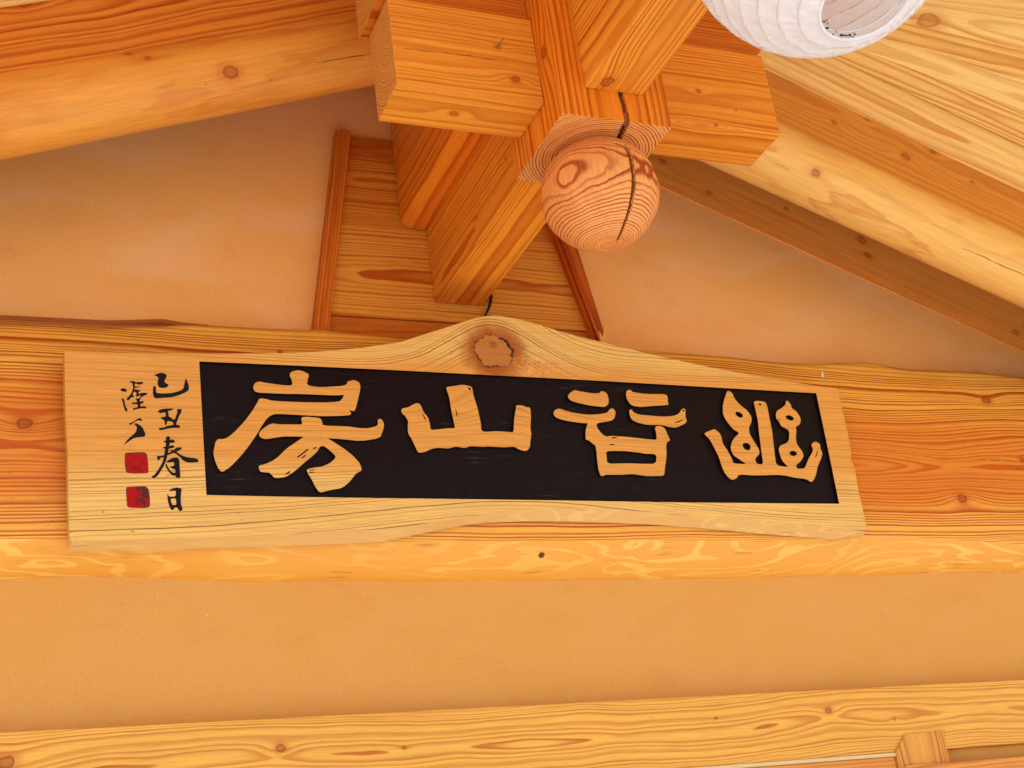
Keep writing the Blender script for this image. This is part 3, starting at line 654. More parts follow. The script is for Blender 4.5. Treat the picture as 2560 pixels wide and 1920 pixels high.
# fanned ceiling boards in each roof slope
nrm = Vector((SL, 0, 1)).normalized()
slopes = [.000, -.0154, -.1217, -.2172, -.3266, -.44, -.56, -.70, -.86, -1.06, -1.32, -1.7, -2.3, -3.4, -6.5]
cols = [(srgb(244, 206, 126), srgb(210, 144, 62)), (srgb(242, 200, 118), srgb(204, 134, 54)), (srgb(246, 210, 132), srgb(208, 142, 62)), (srgb(242, 198, 112), srgb(200, 126, 48)), (srgb(246, 210, 130), srgb(212, 148, 66))]
for sgn in (-1, 1):
    ce = empty('ceiling_boards', (RX+sgn*1.2, 1.2, ZA-.4), ('fan of pale ceiling boards over the right roof slope behind the lantern' if sgn > 0 else 'fan of ceiling boards over the left roof slope at the top left corner'), 'ceiling', 'fanned board ceilings')
    ap = (1.384, 2.057)
    n0 = Vector((sgn*SL, 0, 1)).normalized()
    def soff(x, y, h=0):
        X = RX+sgn*(x-RX); return Vector((X, y, ZA-SL*(x-RX)))+n0*h
    for i in range(len(slopes)-1):
        a, b = slopes[i], slopes[i+1]
        xr = 3.55; xl = 1.47
        def yy(sv, x): return ap[1]+sv*(x-ap[0])
        if i == 0:
            P4 = [(RX+.01, YR+.028), (xr, YR+.028), (xr, yy(b, xr)+.002), (ap[0], ap[1]+.001), (RX+.01, ap[1]+.001)]
        else:
            x_lo = xr; ya, yb = yy(a, xr), yy(b, xr)
            def clampp(sv):
                y = yy(sv, xr)
                if y < .35: return (ap[0]+(.35-ap[1])/sv, .35)
                return (xr, y)
            pa, pb = clampp(a), clampp(b)
            P4 = [(ap[0]+.004, ap[1]+a*.004), pa] + ([(xr, .35)] if pa[1] > .35+1e-6 and pb[0] < xr-1e-6 else []) + [pb]
        h = [0, .004, .001, .006, .002, .005, 0, .004, .002, .006, .001, .004, .002, .005][i % 14]
        # shrink a little so a dark joint shows between neighbours
        c = Vector((sum(p[0] for p in P4)/len(P4), sum(p[1] for p in P4)/len(P4), 0))
        Q = [soff(p[0], p[1]-(.0010 if j in (0, 1) else -.0010) if i else p[1], h) for j, p in enumerate(P4)]
        ang = (a+b)/2 if i else 0
        G = Vector((sgn, ang, -SL)).normalized(); mid_ = soff(2.2, yy(ang, 2.2) if i else 2.1)
        A = (n0 - G*n0.dot(G)).normalized()
        kk = []
        if sgn > 0 and i == 4: kk = [(onp(2320, 54, soff(2, 1.9), n0), .020, 1.2)]
        if sgn > 0 and i == 3: kk = [(onp(2515, 223, soff(2, 1.9), n0), .007, 1.2), (onp(2430, 190, soff(2, 1.9), n0), .006, 1.)]
        mt = wood('mat_ceiling_%d_%d' % (sgn+1, i), mid_+n0*[.02, .012, .05, .03, .016][i % 5], G, A=A, freq=[60, 75, 65, 80, 60][i % 5], warp=.022, raw=True, light=cols[i % 5][0], dark=cols[i % 5][1], knots=kk, seed=100+i*7.7+sgn, strength=.85, knotcol=srgb(160, 104, 56), rough=.45)
        frombm('plank', prism(Q, n0*.02, 0), mt, ce)
    Q = [Vector((RX+sgn*.002, .35, ZA+.03)), Vector((RX+sgn*.5, .35, ZA+.03-SL*.5)), Vector((RX+sgn*.5, 2.6, ZA+.03-SL*.5)), Vector((RX+sgn*.002, 2.6, ZA+.03))]
    frombm('inner_board', prism(Q, n0*.01, 0), M_up, ce)

# ------------------------------------------------------------------ cord behind the sign
cp = [atY(x, y, YP-.014) for x, y in ((1228, 738), (1226, 755), (1222, 770), (1217, 780), (1213, 790), (1210, 800))]
o = frombm('black_cord', tube(cp, lambda t: .0042-.0022*t, 8), plain('black_rubber', (.012, .010, .012, 1), .5), None, True)
tag(o, 'short black cord hanging on the panel just above the hump of the sign', 'cord')

# ------------------------------------------------------------------ the sign
TA = math.radians(4)
SN = Vector((0, -math.cos(TA), -math.sin(TA)))          # outward normal of the leaning face
SP = Vector((1.2, 2.478, CZ+.86))
SV = Vector((0, -math.sin(TA), math.cos(TA)))
TKS = .034; RD = .009
def sg(x, y, h=0): return onp(x, y, SP+SN*h, SN)
outline_top = [(161, 878), (271, 882), (407, 883), (588, 884), (723, 883), (814, 878), (904, 870), (1000, 855), (1054, 838), (1108, 821), (1152, 807), (1188, 795), (1217, 790), (1235, 789), (1253, 790), (1297, 798),
               (1344, 811), (1398, 828), (1470, 847), (1542, 865), (1615, 883), (1687, 899), (1790, 921), (1881, 938), (1971, 954), (2031, 963), (2093, 970)]
outline_r = [(2105, 1020), (2119, 1081), (2128, 1130), (2127, 1150), (2136, 1165), (2146, 1225), (2161, 1292), (2168, 1322)]
ob_f = [(2165, 1328), (2050, 1316), (1933, 1303), (1817, 1294), (1759, 1290), (1578, 1276), (1465, 1270), (1375, 1268), (1307, 1271), (1216, 1284), (1126, 1299), (1036, 1313), (945, 1323), (825, 1331), (607, 1340), (390, 1347), (178, 1355)]
ob_b = [(2155, 1340), (2089, 1348), (1972, 1340), (1855, 1330), (1759, 1321), (1623, 1311), (1442, 1304), (1375, 1303), (1307, 1303), (1216, 1308), (1153, 1315), (1060, 1333), (960, 1354), (825, 1361), (607, 1368), (390, 1373), (172, 1379)]
ol_l = [(174, 1340), (170.5, 1238), (169, 1129), (163, 1021)]
front = outline_top+outline_r+ob_f+ol_l
def dens(lst, n=3):
    out = []
    for i, a in enumerate(lst):
        b = lst[(i+1) % len(lst)]
        for k in range(n): out.append((a[0]+(b[0]-a[0])*k/n, a[1]+(b[1]-a[1])*k/n))
    return out
FR = [sg(x, y) for x, y in front]
nb = len(outline_top)+len(outline_r)
BK = []
for i, p in enumerate(FR):
    if nb <= i < nb+len(ob_f):
        BK.append(sg(*ob_b[i-nb], h=-TKS))
    elif i == nb-1: BK.append(sg(2163, 1334, h=-TKS))
    else: BK.append(p-SN*TKS)
hole_px = [(498, 903.5), (740, 914), (980, 925), (1240, 938.5), (1500, 952), (1760, 967), (2040.5, 983), (2060, 1075), (2079, 1166), (2098, 1259.5), (1700, 1256), (1397, 1251), (900, 1244.5), (700, 1241.5), (516, 1237.5), (507, 1070)]
HO = [sg(x, y) for x, y in hole_px]
bm = bmesh.new()
fvs = [bm.verts.new(p) for p in FR]; bvs = [bm.verts.new(p) for p in BK]; hv = [bm.verts.new(p) for p in HO]; hb = [bm.verts.new(p-SN*RD) for p in HO]
allv = fvs+hv
for t in tessellate_polygon([FR, HO]): bm.faces.new([allv[i] for i in t])
for t in tessellate_polygon([BK]): bm.faces.new([bvs[i] for i in t])
n = len(FR)
for i in range(n):
    f = bm.faces.new((fvs[i], bvs[i], bvs[(i+1) % n], fvs[(i+1) % n]))
    if nb-1 <= i < nb+len(ob_f)-1: f.material_index = 2
n = len(HO)
for i in range(n):
    f = bm.faces.new((hv[i], hb[i], hb[(i+1) % n], hv[(i+1) % n])); f.material_index = 1
edges = [e for e in bm.edges if (e.verts[0] in fvs and e.verts[1] in fvs) and len(e.link_faces) == 2 and e.calc_face_angle(0) > .3]
bmesh.ops.recalc_face_normals(bm, faces=bm.faces)
bmesh.ops.bevel(bm, geom=edges, offset=.0018, segments=2, profile=.5, affect='EDGES')
kc = sg(1237, 878)
def hump(B, c):
    """grain arches over the big knot with the outline of the slab"""
    M = B.math
    gx = M('SUBTRACT', c[0], (kc-SP).x); g2 = M('MULTIPLY', gx, gx)
    e1 = M('EXPONENT', M('MULTIPLY', g2, -1/(2*.115**2)))
    hz = B.ss(c[2], -.10, -.36) if False else B.ss(M('MULTIPLY', c[2], -1 if SIGNB < 0 else 1), .12, .40)
    hl = M('MULTIPLY', M('MULTIPLY', e1, hz), -.115)
    # the lines rise toward the middle below the lettering, at the left
    e2 = M('EXPONENT', M('MULTIPLY', M('MULTIPLY', M('SUBTRACT', c[0], (sg(1300, 1250)-SP).x), M('SUBTRACT', c[0], (sg(1300, 1250)-SP).x)), -1/(2*.33**2)))
    lo = M('SUBTRACT', 1, B.ss(M('MULTIPLY', c[2], -1 if SIGNB < 0 else 1), .02, .28))
    return M('ADD', hl, M('MULTIPLY', M('MULTIPLY', e2, lo), -.07))
SIGNB = EX.cross(EY).dot(SV)     # +1: third coordinate grows upward
def mid_tint(B, c):
    M = B.math
    z = M('MULTIPLY', c[2], -1 if SIGNB < 0 else 1)
    nz = B.noise(B.comb(M('MULTIPLY', c[0], 1.5), 0, M('MULTIPLY', z, 6)), 1, 2).outputs[0]
    zz_ = M('ADD', z, M('MULTIPLY', M('SUBTRACT', nz, .5), .12))
    band = M('MULTIPLY', B.ss(zz_, .06, .14), M('SUBTRACT', 1, B.ss(zz_, .33, .40)))
    return M('MULTIPLY', band, .78), srgb(214, 142, 56)
SO = SP + EZ*-1.2      # pith far below: nearly straight lines across the face
ckw = dict(freq=125, warp=.014, raw=True, even=.2, vary=4, feather=.004, light=srgb(228, 182, 100), dark=srgb(108, 64, 20), thin=.62, strength=.95, stain_amt=.25, rough=.42, seed=55.5, specks=.5, bump=.4)
def hump0(B, c):
    class Z: pass
    M = B.math; c2 = [c[0], c[1], M('SUBTRACT', c[2], 1.2) if SIGNB > 0 else M('ADD', c[2], 1.2)]
    return hump(B, c2)
def tint0(B, c):
    M = B.math; c2 = [c[0], c[1], M('SUBTRACT', c[2], 1.2) if SIGNB > 0 else M('ADD', c[2], 1.2)]
    return mid_tint(B, c2)
def big_knot(B, P, col):
    M = B.math; sx = B.new('ShaderNodeSeparateXYZ'); B.l.new(P, sx.inputs[0])
    u = M('SUBTRACT', sx.outputs[0], kc.x); v = M('SUBTRACT', sx.outputs[2], kc.z)
    nz = B.noise(P, 38, 3, .6).outputs[0]; nf = B.noise(P, 120, 2).outputs[0]
    def dist(cu, cv, ru, rv, amp):
        a = M('DIVIDE', M('SUBTRACT', u, cu), ru); b = M('DIVIDE', M('SUBTRACT', v, cv), rv)
        return M('ADD', M('SQRT', M('ADD', M('MULTIPLY', a, a), M('MULTIPLY', b, b))), M('MULTIPLY', M('SUBTRACT', nz, .5), amp))
    d = dist(0, -.001, .044, .038, .9)
    halo = M('SUBTRACT', 1, B.ss(d, 1.0, 2.2))
    col = B.mix(M('MULTIPLY', halo, .98), col, B.mix(nf, srgb(184, 98, 28), srgb(136, 64, 18)))
    burl = M('SUBTRACT', 1, B.ss(dist(.085, -.030, .055, .030, 1.5), .6, 1.3))
    sw = M('FRACT', M('MULTIPLY', nz, 7))
    col = B.mix(M('MULTIPLY', burl, .42), col, B.mix(B.ss(sw, .3, .8), srgb(196, 118, 42), srgb(232, 172, 96)))
    inn = M('SUBTRACT', 1, B.ss(d, .93, 1.0))
    r2 = dist(.002, .010, .03, .03, .25)
    rg = M('FRACT', M('MULTIPLY', r2, 6.5))
    col = B.mix(inn, col, B.mix(M('MULTIPLY', B.ss(rg, .55, .9), .55), srgb(190, 122, 52), srgb(128, 70, 26)))
    col = B.mix(M('MULTIPLY', M('SUBTRACT', 1, B.ss(dist(-.002, .014, .011, .010, .5), .6, 1.1)), .75), col, srgb(150, 84, 34))
    rim = M('MULTIPLY', B.ss(d, .93, .97), M('SUBTRACT', 1, B.ss(d, 1.0, 1.06)))
    wide = M('MULTIPLY', M('MULTIPLY', B.ss(d, .80, .86), M('SUBTRACT', 1, B.ss(d, 1.0, 1.05))), M('MULTIPLY', B.ss(u, .008, .016), B.ss(v, -.014, -.004)))
    wide = M('MULTIPLY', wide, B.ss(nf, .32, .42))
    col = B.mix(M('MULTIPLY', rim, M('ADD', .35, M('MULTIPLY', B.ss(nf, .42, .55), .6))), col, srgb(70, 40, 26))
    return B.mix(wide, col, srgb(46, 28, 22))
M_sign = wood('mat_sign', SO, EX, A=EY, roff=hump0, tint=tint0, knots=[(kc, .030, .5)], knotcol=srgb(206, 140, 66), post=big_knot, **ckw)
M_swane = figured('mat_sign_wane', srgb(230, 192, 124), srgb(222, 178, 108), 9.3, 6, 24, raw=True)
def lacquer(name):
    mt = bpy.data.materials.new(name); mt.use_nodes = True; t = mt.node_tree; B = NB(t); M = B.math; bs = t.nodes['Principled BSDF']
    P = B.new('ShaderNodeNewGeometry').outputs['Position']
    mp = B.new('ShaderNodeMapping'); B.l.new(P, mp.inputs[0]); mp.inputs['Scale'].default_value = (15, 120, 230)
    a = B.noise(mp.outputs[0], 1, 3, .6).outputs[0]
    mp2 = B.new('ShaderNodeMapping'); B.l.new(P, mp2.inputs[0]); mp2.inputs['Scale'].default_value = (90, 60, 26)
    b = B.noise(mp2.outputs[0], 1, 3, .6).outputs[0]
    big = B.noise(P, 5, 3).outputs[0]
    s = M('MULTIPLY', B.ss(a, .60, .76), B.ss(big, .45, .66))
    col = B.mix(M('MULTIPLY', s, .55), (.0085, .003, .0028, 1), (.085, .085, .095, 1))
    col = B.mix(M('MULTIPLY', B.ss(b, .55, .85), M('MULTIPLY', big, .4)), col, (.028, .020, .024, 1))
    B.l.new(col, bs.inputs['Base Color']); bs.inputs['Roughness'].default_value = .45; bs.inputs['Specular IOR Level'].default_value = .10
    bp = B.new('ShaderNodeBump'); bp.inputs['Strength'].default_value = .35; bp.inputs['Distance'].default_value = .001
    B.put(bp.inputs['Height'], M('ADD', a, b)); B.l.new(bp.outputs[0], bs.inputs['Normal']); return mt
M_lac = lacquer('mat_black_lacquer')
sign = empty('name_board', SP, 'long slab sign with four carved characters on black lacquer and a humped top edge', 'sign')
frombm('slab', bm, [M_sign, M_lac, M_swane], sign)
# recessed black ground
bm = bmesh.new()
vv = [bm.verts.new(sg(x, y)-SN*(RD-.0006)) for x, y in ((496, 902), (2042.5, 981), (2100, 1262), (515, 1240))]
bm.faces.new(vv)
r_ = bmesh.ops.extrude_face_region(bm, geom=bm.faces[:]); 
for v in [e for e in r_['geom'] if isinstance(e, bmesh.types.BMVert)]: v.co -= SN*.003
black = frombm('black_ground', bm, M_lac, sign)

def smooth_px(pts, it=1):
    for _ in range(it):
        out = []
        for i, a in enumerate(pts):
            b = pts[(i+1) % len(pts)]
            out += [(a[0]*.8+b[0]*.2, a[1]*.8+b[1]*.2), (a[0]*.2+b[0]*.8, a[1]*.2+b[1]*.8)]
        pts = out
    return [(x+.55*noise.noise(Vector((x*.16, y*.16, 1))), y+.55*noise.noise(Vector((x*.16, y*.16, 9)))) for x, y in pts]
def relief(name, polys, o, s, h0, h1, mat, parent, it=1, side=None):
    """polys: list of (outline, holes) in zoomed pixels; raised from h0 to h1 above the slab face"""
    bm = bmesh.new()
    for q, (out, holes) in enumerate(polys):
        loops = [smooth_px([(o[0]+x/s, o[1]+y/s) for x, y in l], it) for l in [out]+list(holes)]
        e = q*.00012
        T = [[sg(x, y)+SN*(h1+e) for x, y in l] for l in loops]
        vt = [[bm.verts.new(p) for p in l] for l in T]; vb = [[bm.verts.new(p+SN*(h0-h1-e)) for p in l] for l in T]
        fl = [v for l in vt for v in l]
        for t in tessellate_polygon(T):
            try: bm.faces.new([fl[i] for i in t])
            except ValueError: pass
        for a, b in zip(vt, vb):
            for i in range(len(a)):
                f = bm.faces.new((a[i], b[i], b[(i+1) % len(a)], a[(i+1) % len(a)]))
                if side: f.material_index = 1
    for f in bm.faces: f.normal_update()
    return frombm(name, bm, [mat]+([side] if side else []), parent)
fang = [([(632, 375), (645, 330), (690, 303), (760, 320), (950, 345), (1045, 347), (1030, 275), (1012, 255), (1020, 210), (1095, 188), (1150, 200), (1205, 225), (1213, 250), (1200, 280), (1190, 347), (1340, 367), (1540, 355), (1610, 335), (1608, 305), (1680, 290), (1735, 315), (1748, 360), (1735, 440), (1690, 610), (1660, 612), (1628, 597), (1655, 640), (1625, 658), (1340, 668), (1150, 655), (880, 640), (820, 655), (775, 690), (720, 770), (680, 840), (600, 960), (520, 1065), (400, 1190), (310, 1248), (270, 1205), (230, 1100), (220, 1040), (250, 905), (340, 903), (420, 850), (540, 725), (620, 620), (680, 520), (700, 480), (770, 487), (830, 507), (1100, 520), (1400, 523), (1530, 515), (1565, 475), (1580, 443), (1500, 452), (1250, 440), (1000, 435), (850, 430), (660, 420)], ()),
        ([(1130, 678), (1190, 672), (1320, 684), (1350, 715), (1352, 765), (1580, 770), (1800, 795), (1900, 775), (1930, 755), (1926, 700), (1960, 693), (1992, 740), (1985, 800), (1950, 895), (1740, 925), (1560, 905), (1400, 895), (1430, 910), (1550, 985), (1640, 1050), (1730, 1140), (1757, 1200), (1757, 1235), (1705, 1255), (1640, 1340), (1560, 1410), (1420, 1435), (1320, 1460), (1280, 1400), (1240, 1320), (1200, 1260), (1190, 1220), (1230, 1205), (1340, 1190), (1420, 1160), (1480, 1110), (1490, 1080), (1430, 1020), (1360, 970), (1320, 985), (1303, 1030), (1240, 1085), (1150, 1160), (1060, 1240), (970, 1300), (860, 1312), (820, 1270), (800, 1250), (710, 1245), (688, 1205), (700, 1175), (760, 1165), (870, 1110), (980, 1000), (1100, 920), (1165, 877), (1080, 878), (940, 875), (800, 900), (740, 903), (700, 880), (692, 840), (740, 790), (820, 740), (900, 750), (1100, 752), (1145, 748)],
         ([(1255, 995), (1300, 985), (1292, 1000), (1258, 1008)], [(1085, 1090), (1150, 1042), (1205, 1000), (1210, 1012), (1150, 1060), (1095, 1100)], [(1120, 1115), (1165, 1070), (1190, 1060), (1160, 1095)], [(955, 1275), (1000, 1240), (1025, 1232), (1000, 1262)], [(1212, 1225), (1265, 1215), (1270, 1222), (1220, 1235)], [(1210, 1250), (1265, 1238), (1268, 1247), (1215, 1258)]))]
shan = [([(262, 610), (270, 585), (340, 572), (390, 540), (425, 530), (462, 545), (490, 620), (540, 680), (560, 750), (565, 810), (700, 795), (790, 790), (822, 793), (800, 700), (775, 570), (760, 470), (726, 375), (740, 362), (830, 350), (900, 337), (985, 358), (1000, 380), (1010, 450), (1045, 560), (1075, 680), (1090, 750), (1090, 815), (1130, 830), (1250, 820), (1380, 830), (1428, 835), (1432, 700), (1450, 600), (1452, 552), (1520, 553), (1550, 570), (1600, 578), (1607, 650), (1600, 800), (1612, 850), (1597, 940), (1597, 985), (1570, 1020), (1540, 1028), (1480, 1010), (1430, 980), (1330, 990), (1170, 978), (1110, 985), (980, 975), (920, 997), (830, 980), (740, 1003), (650, 993), (570, 1005), (520, 1035), (440, 1048), (415, 1000), (380, 920), (330, 840), (330, 740), (335, 720), (300, 660), (270, 640)],
         ([(478, 625), (492, 655), (515, 690), (520, 715), (500, 690), (485, 655)], [(822, 575), (838, 620), (845, 680), (832, 650)], [(948, 362), (985, 375), (980, 400), (960, 385)]))]
eum = [([(328, 465), (345, 430), (400, 393), (440, 405), (560, 425), (660, 430), (665, 410), (700, 407), (735, 430), (752, 480), (752, 535), (730, 560), (700, 572), (560, 555), (420, 525), (350, 500)], ()),
       ([(938, 405), (965, 392), (990, 400), (1000, 418), (1150, 435), (1350, 438), (1365, 470), (1365, 520), (1378, 548), (1300, 555), (1180, 562), (1090, 572), (1000, 560), (950, 510), (932, 450)], ()),
       ([(178, 640), (190, 605), (235, 585), (280, 600), (380, 630), (480, 645), (560, 652), (650, 648), (740, 630), (765, 590), (800, 585), (827, 630), (810, 690), (770, 718), (620, 738), (640, 800), (690, 855), (730, 880), (770, 870), (1000, 885), (1200, 910), (1252, 910), (1245, 840), (1232, 790), (1250, 768), (1290, 768), (1335, 790), (1360, 850), (1390, 910), (1385, 922), (1350, 935), (1352, 1100), (1335, 1200), (1330, 1270), (1310, 1285), (1170, 1290), (1060, 1275), (1000, 1265), (860, 1275), (720, 1272), (700, 1285), (670, 1287), (650, 1230), (635, 1130), (628, 1040), (615, 970), (580, 945), (545, 915), (515, 912), (512, 830), (525, 770), (540, 738), (480, 738), (340, 720), (240, 695), (200, 675)],
        ([(725, 1030), (800, 1025), (950, 1030), (1100, 1048), (1115, 1055), (1248, 1058), (1243, 1160), (1100, 1160), (920, 1155), (740, 1160), (732, 1100)], [(770, 892), (800, 882), (860, 882), (800, 897)], [(755, 957), (810, 955), (815, 963), (770, 968)])),
       ([(965, 610), (980, 595), (998, 600), (1000, 620), (1060, 650), (1180, 660), (1320, 670), (1420, 665), (1480, 640), (1505, 600), (1530, 585), (1550, 600), (1548, 670), (1565, 720), (1540, 745), (1460, 783), (1400, 783), (1300, 758), (1150, 756), (1060, 735), (1000, 710), (975, 670)], ([(1512, 608), (1530, 598), (1540, 612), (1528, 622)], [(1430, 730), (1490, 712), (1535, 690), (1500, 722), (1450, 736)]))]
yu = [([(203, 605), (280, 573), (300, 580), (340, 620), (352, 690), (400, 760), (435, 830), (440, 858), (555, 864), (500, 830), (440, 790), (418, 730), (430, 680), (455, 640), (495, 607), (440, 575), (380, 500), (355, 440), (355, 380), (368, 320), (385, 270), (400, 253), (430, 270), (455, 325), (500, 375), (560, 420), (595, 475), (590, 520), (572, 560), (575, 610), (610, 670), (655, 740), (660, 780), (620, 820), (635, 862), (690, 868),
        (680, 790), (665, 680), (655, 600), (645, 500), (630, 430), (610, 345), (640, 337), (700, 345), (718, 365), (730, 420), (745, 500), (765, 600), (775, 700), (785, 780), (798, 875), (900, 890), (870, 860), (850, 840), (830, 790), (817, 740), (830, 710), (885, 690), (905, 660), (905, 590), (890, 575), (840, 550), (820, 510), (800, 490), (793, 450), (805, 420), (850, 395), (875, 370), (878, 345), (890, 335), (920, 370), (925, 400), (965, 425), (995, 470), (1003, 510), (985, 545), (960, 550), (965, 580), (960, 650), (970, 700), (1015, 760), (1025, 800), (1000, 840), (965, 870), (965, 900),
        (1030, 903), (1050, 860), (1065, 820), (1090, 780), (1105, 745), (1085, 700), (1120, 675), (1160, 695), (1165, 740), (1182, 775), (1165, 830), (1140, 885), (1125, 960), (1110, 990), (1090, 1015), (1040, 985), (960, 978), (840, 953), (740, 955), (600, 958), (490, 948), (465, 985), (430, 995), (400, 975), (370, 935), (345, 880), (320, 800), (270, 700), (235, 645), (210, 625)],
       ([(460, 430), (490, 430), (522, 455), (520, 478), (490, 478), (460, 455)], [(513, 700), (550, 685), (583, 705), (585, 735), (565, 752), (530, 738)], [(873, 465), (905, 455), (940, 475), (945, 497), (920, 503), (885, 490)], [(905, 765), (935, 750), (968, 765), (970, 785), (945, 800), (915, 788)], [(650, 358), (675, 362), (670, 378), (655, 374)], [(1138, 748), (1145, 755), (1132, 800), (1118, 812), (1130, 780)]))]
M_side = plain('mat_cut_edge', srgb(70, 40, 24), .7)
for nm_, pl_, o_, s_ in (('fang', fang, (480, 880), 4.148), ('shan', shan, (940, 880), 4.148), ('eum', eum, (1340, 880), 4.148), ('yu', yu, (1700, 900), 3.318)):
    relief('carved_character', pl_, o_, s_, -RD, .0002, M_sign, sign, 1, M_lac)
M_ink = plain('mat_ink', (.008, .005, .006, 1), .35, .4, 200, .12)
Oa, Sa = (290, 910), 8.295; Ob, Sb = (290, 1080), 7.9
ji = [([(790, 230), (880, 195), (945, 183), (1030, 205), (1055, 245), (1035, 290), (1000, 350), (1025, 400), (1085, 420), (1085, 450), (1045, 490), (960, 500), (905, 490), (865, 440), (862, 380), (880, 310), (870, 270), (830, 250)], ()),
      ([(770, 470), (820, 455), (835, 585), (850, 605), (980, 615), (1150, 605), (1290, 570), (1400, 520), (1420, 400), (1452, 290), (1480, 370), (1508, 440), (1510, 540), (1440, 590), (1300, 650), (1150, 690), (950, 705), (820, 715), (790, 690), (765, 620)], ())]
chou = [([(865, 985), (900, 950), (1000, 930), (1190, 925), (1190, 945), (1100, 970), (1070, 985), (1095, 1040), (1090, 1090), (1140, 1110), (1180, 1155), (1220, 1155), (1245, 1080), (1275, 1000), (1262, 940), (1300, 930), (1365, 940), (1350, 1000), (1310, 1080), (1270, 1180), (1240, 1260), (1300, 1262), (1330, 1290), (1320, 1325), (1220, 1325), (1100, 1335), (960, 1370), (905, 1370), (880, 1325), (1000, 1320), (1040, 1292), (1120, 1272), (1195, 1264), (1180, 1200), (1110, 1190), (1065, 1185), (1055, 1230), (1025, 1280), (1008, 1230), (1010, 1175), (960, 1150), (915, 1105), (1030, 1095), (1030, 1010), (1000, 1000), (930, 1025), (875, 1005)], ())]
chun = [([(985, 90), (1070, 85), (1062, 200), (1045, 330), (1020, 440), (1000, 530), (960, 640), (880, 780), (810, 880), (740, 915), (695, 880), (760, 850), (840, 740), (920, 600), (945, 500), (960, 400), (985, 250)], ()),
        ([(930, 185), (1000, 170), (1130, 145), (1175, 205), (1080, 215), (980, 215)], ()),
        ([(915, 310), (990, 290), (1130, 260), (1165, 305), (1080, 325), (960, 335)], ()),
        ([(1060, 345), (1120, 360), (1200, 400), (1300, 470), (1440, 510), (1560, 515), (1625, 545), (1630, 595), (1500, 605), (1400, 600), (1320, 560), (1250, 480), (1180, 430), (1110, 390)], ()),
        ([(1130, 365), (1200, 305), (1310, 310), (1270, 350), (1180, 400), (1060, 440), (960, 490), (870, 520), (855, 560), (820, 555), (808, 475), (845, 475), (870, 480), (960, 460), (1050, 410)], ()),
        ([(990, 590), (1080, 530), (1190, 500), (1250, 540), (1255, 700), (1270, 880), (1255, 910), (1190, 910), (1180, 860), (1110, 865), (1050, 800), (1000, 720), (970, 640), (995, 630), (1030, 710), (1100, 800), (1175, 815), (1170, 735), (1110, 725), (1060, 690), (1150, 665), (1150, 590), (1000, 605)], ())]
ri = [([(1035, 1170), (1100, 1120), (1180, 1098), (1260, 1105), (1300, 1130), (1280, 1250), (1280, 1430), (1320, 1530), (1280, 1565), (1240, 1555), (1210, 1490), (1160, 1490), (1130, 1545), (1080, 1535), (1040, 1430), (1020, 1320), (1010, 1220), (1050, 1280), (1180, 1275), (1185, 1160), (1100, 1160)], ([(1075, 1315), (1185, 1310), (1195, 1440), (1120, 1450), (1090, 1390)],))]
hui = [([(85, 545), (110, 510), (170, 505), (215, 530), (230, 580), (200, 580), (150, 565), (130, 580), (120, 560)], ()),
       ([(112, 710), (155, 715), (180, 800), (205, 900), (235, 940), (230, 990), (205, 985), (170, 920), (150, 830)], ()),
       ([(275, 375), (300, 355), (380, 355), (385, 380), (470, 380), (540, 370), (570, 380), (545, 420), (480, 430), (400, 400), (385, 440), (385, 470), (510, 470), (510, 482), (385, 490), (375, 540), (420, 525), (430, 540), (510, 545), (490, 570), (460, 590), (470, 625), (530, 600), (640, 600), (650, 630), (580, 660), (530, 690), (500, 730), (480, 780), (570, 775), (575, 800), (540, 820), (500, 830), (500, 885), (590, 880), (635, 900), (610, 925), (540, 915), (430, 935), (350, 960), (345, 930), (380, 915), (450, 900), (450, 830), (320, 830), (340, 800), (440, 795), (430, 750), (395, 720), (480, 720), (530, 660), (480, 650), (430, 690), (415, 650), (430, 600), (370, 570), (340, 640), (370, 660), (365, 690), (310, 690), (280, 740), (215, 750), (230, 700), (280, 670), (330, 580), (355, 500), (345, 420), (330, 385)], ())]
gong = [([(270, 1235), (300, 1225), (370, 1190), (450, 1135), (520, 1125), (540, 1170), (520, 1185), (470, 1165), (400, 1190), (340, 1240), (290, 1265), (272, 1250)], ()),
        ([(365, 1230), (430, 1235), (500, 1270), (560, 1330), (580, 1390), (605, 1430), (605, 1500), (560, 1510), (430, 1520), (350, 1550), (290, 1590), (200, 1650), (160, 1675), (240, 1570), (300, 1510), (380, 1450), (430, 1370), (430, 1300)], ())]
for pl_, o_, s_ in ((ji, Oa, Sa), (chou, Oa, Sa), (chun, Ob, Sb), (ri, Ob, Sb), (hui, Oa, Sa), (gong, Oa, Sa)):
    relief('ink_character', pl_, o_, s_, -.0004, .0005, M_ink, sign, 1)
def sealmat(name, dark_amt, seed):
    mt = bpy.data.materials.new(name); mt.use_nodes = True; t = mt.node_tree; B = NB(t); M = B.math; bs = t.nodes['Principled BSDF']
    P = B.new('ShaderNodeNewGeometry').outputs['Position']
    mp = B.new('ShaderNodeMapping'); B.l.new(P, mp.inputs[0]); mp.inputs['Location'].default_value = (seed, 0, 0); mp.inputs['Scale'].default_value = (1, 1, 1.4)
    n = B.noise(mp.outputs[0], 110, 3, .6).outputs[0]; n2 = B.noise(mp.outputs[0], 48, 2).outputs[0]
    col = B.mix(M('MULTIPLY', B.ss(n, .45, .7), .6), (.42, .003, .0015, 1), (.13, .006, .004, 1))
    col = B.mix(M('MULTIPLY', B.ss(n2, .54, .6), dark_amt), col, (.03, .022, .022, 1))
    B.l.new(col, bs.inputs['Base Color']); bs.inputs['Roughness'].default_value = .45; bs.inputs['Specular IOR Level'].default_value = .12; return mt
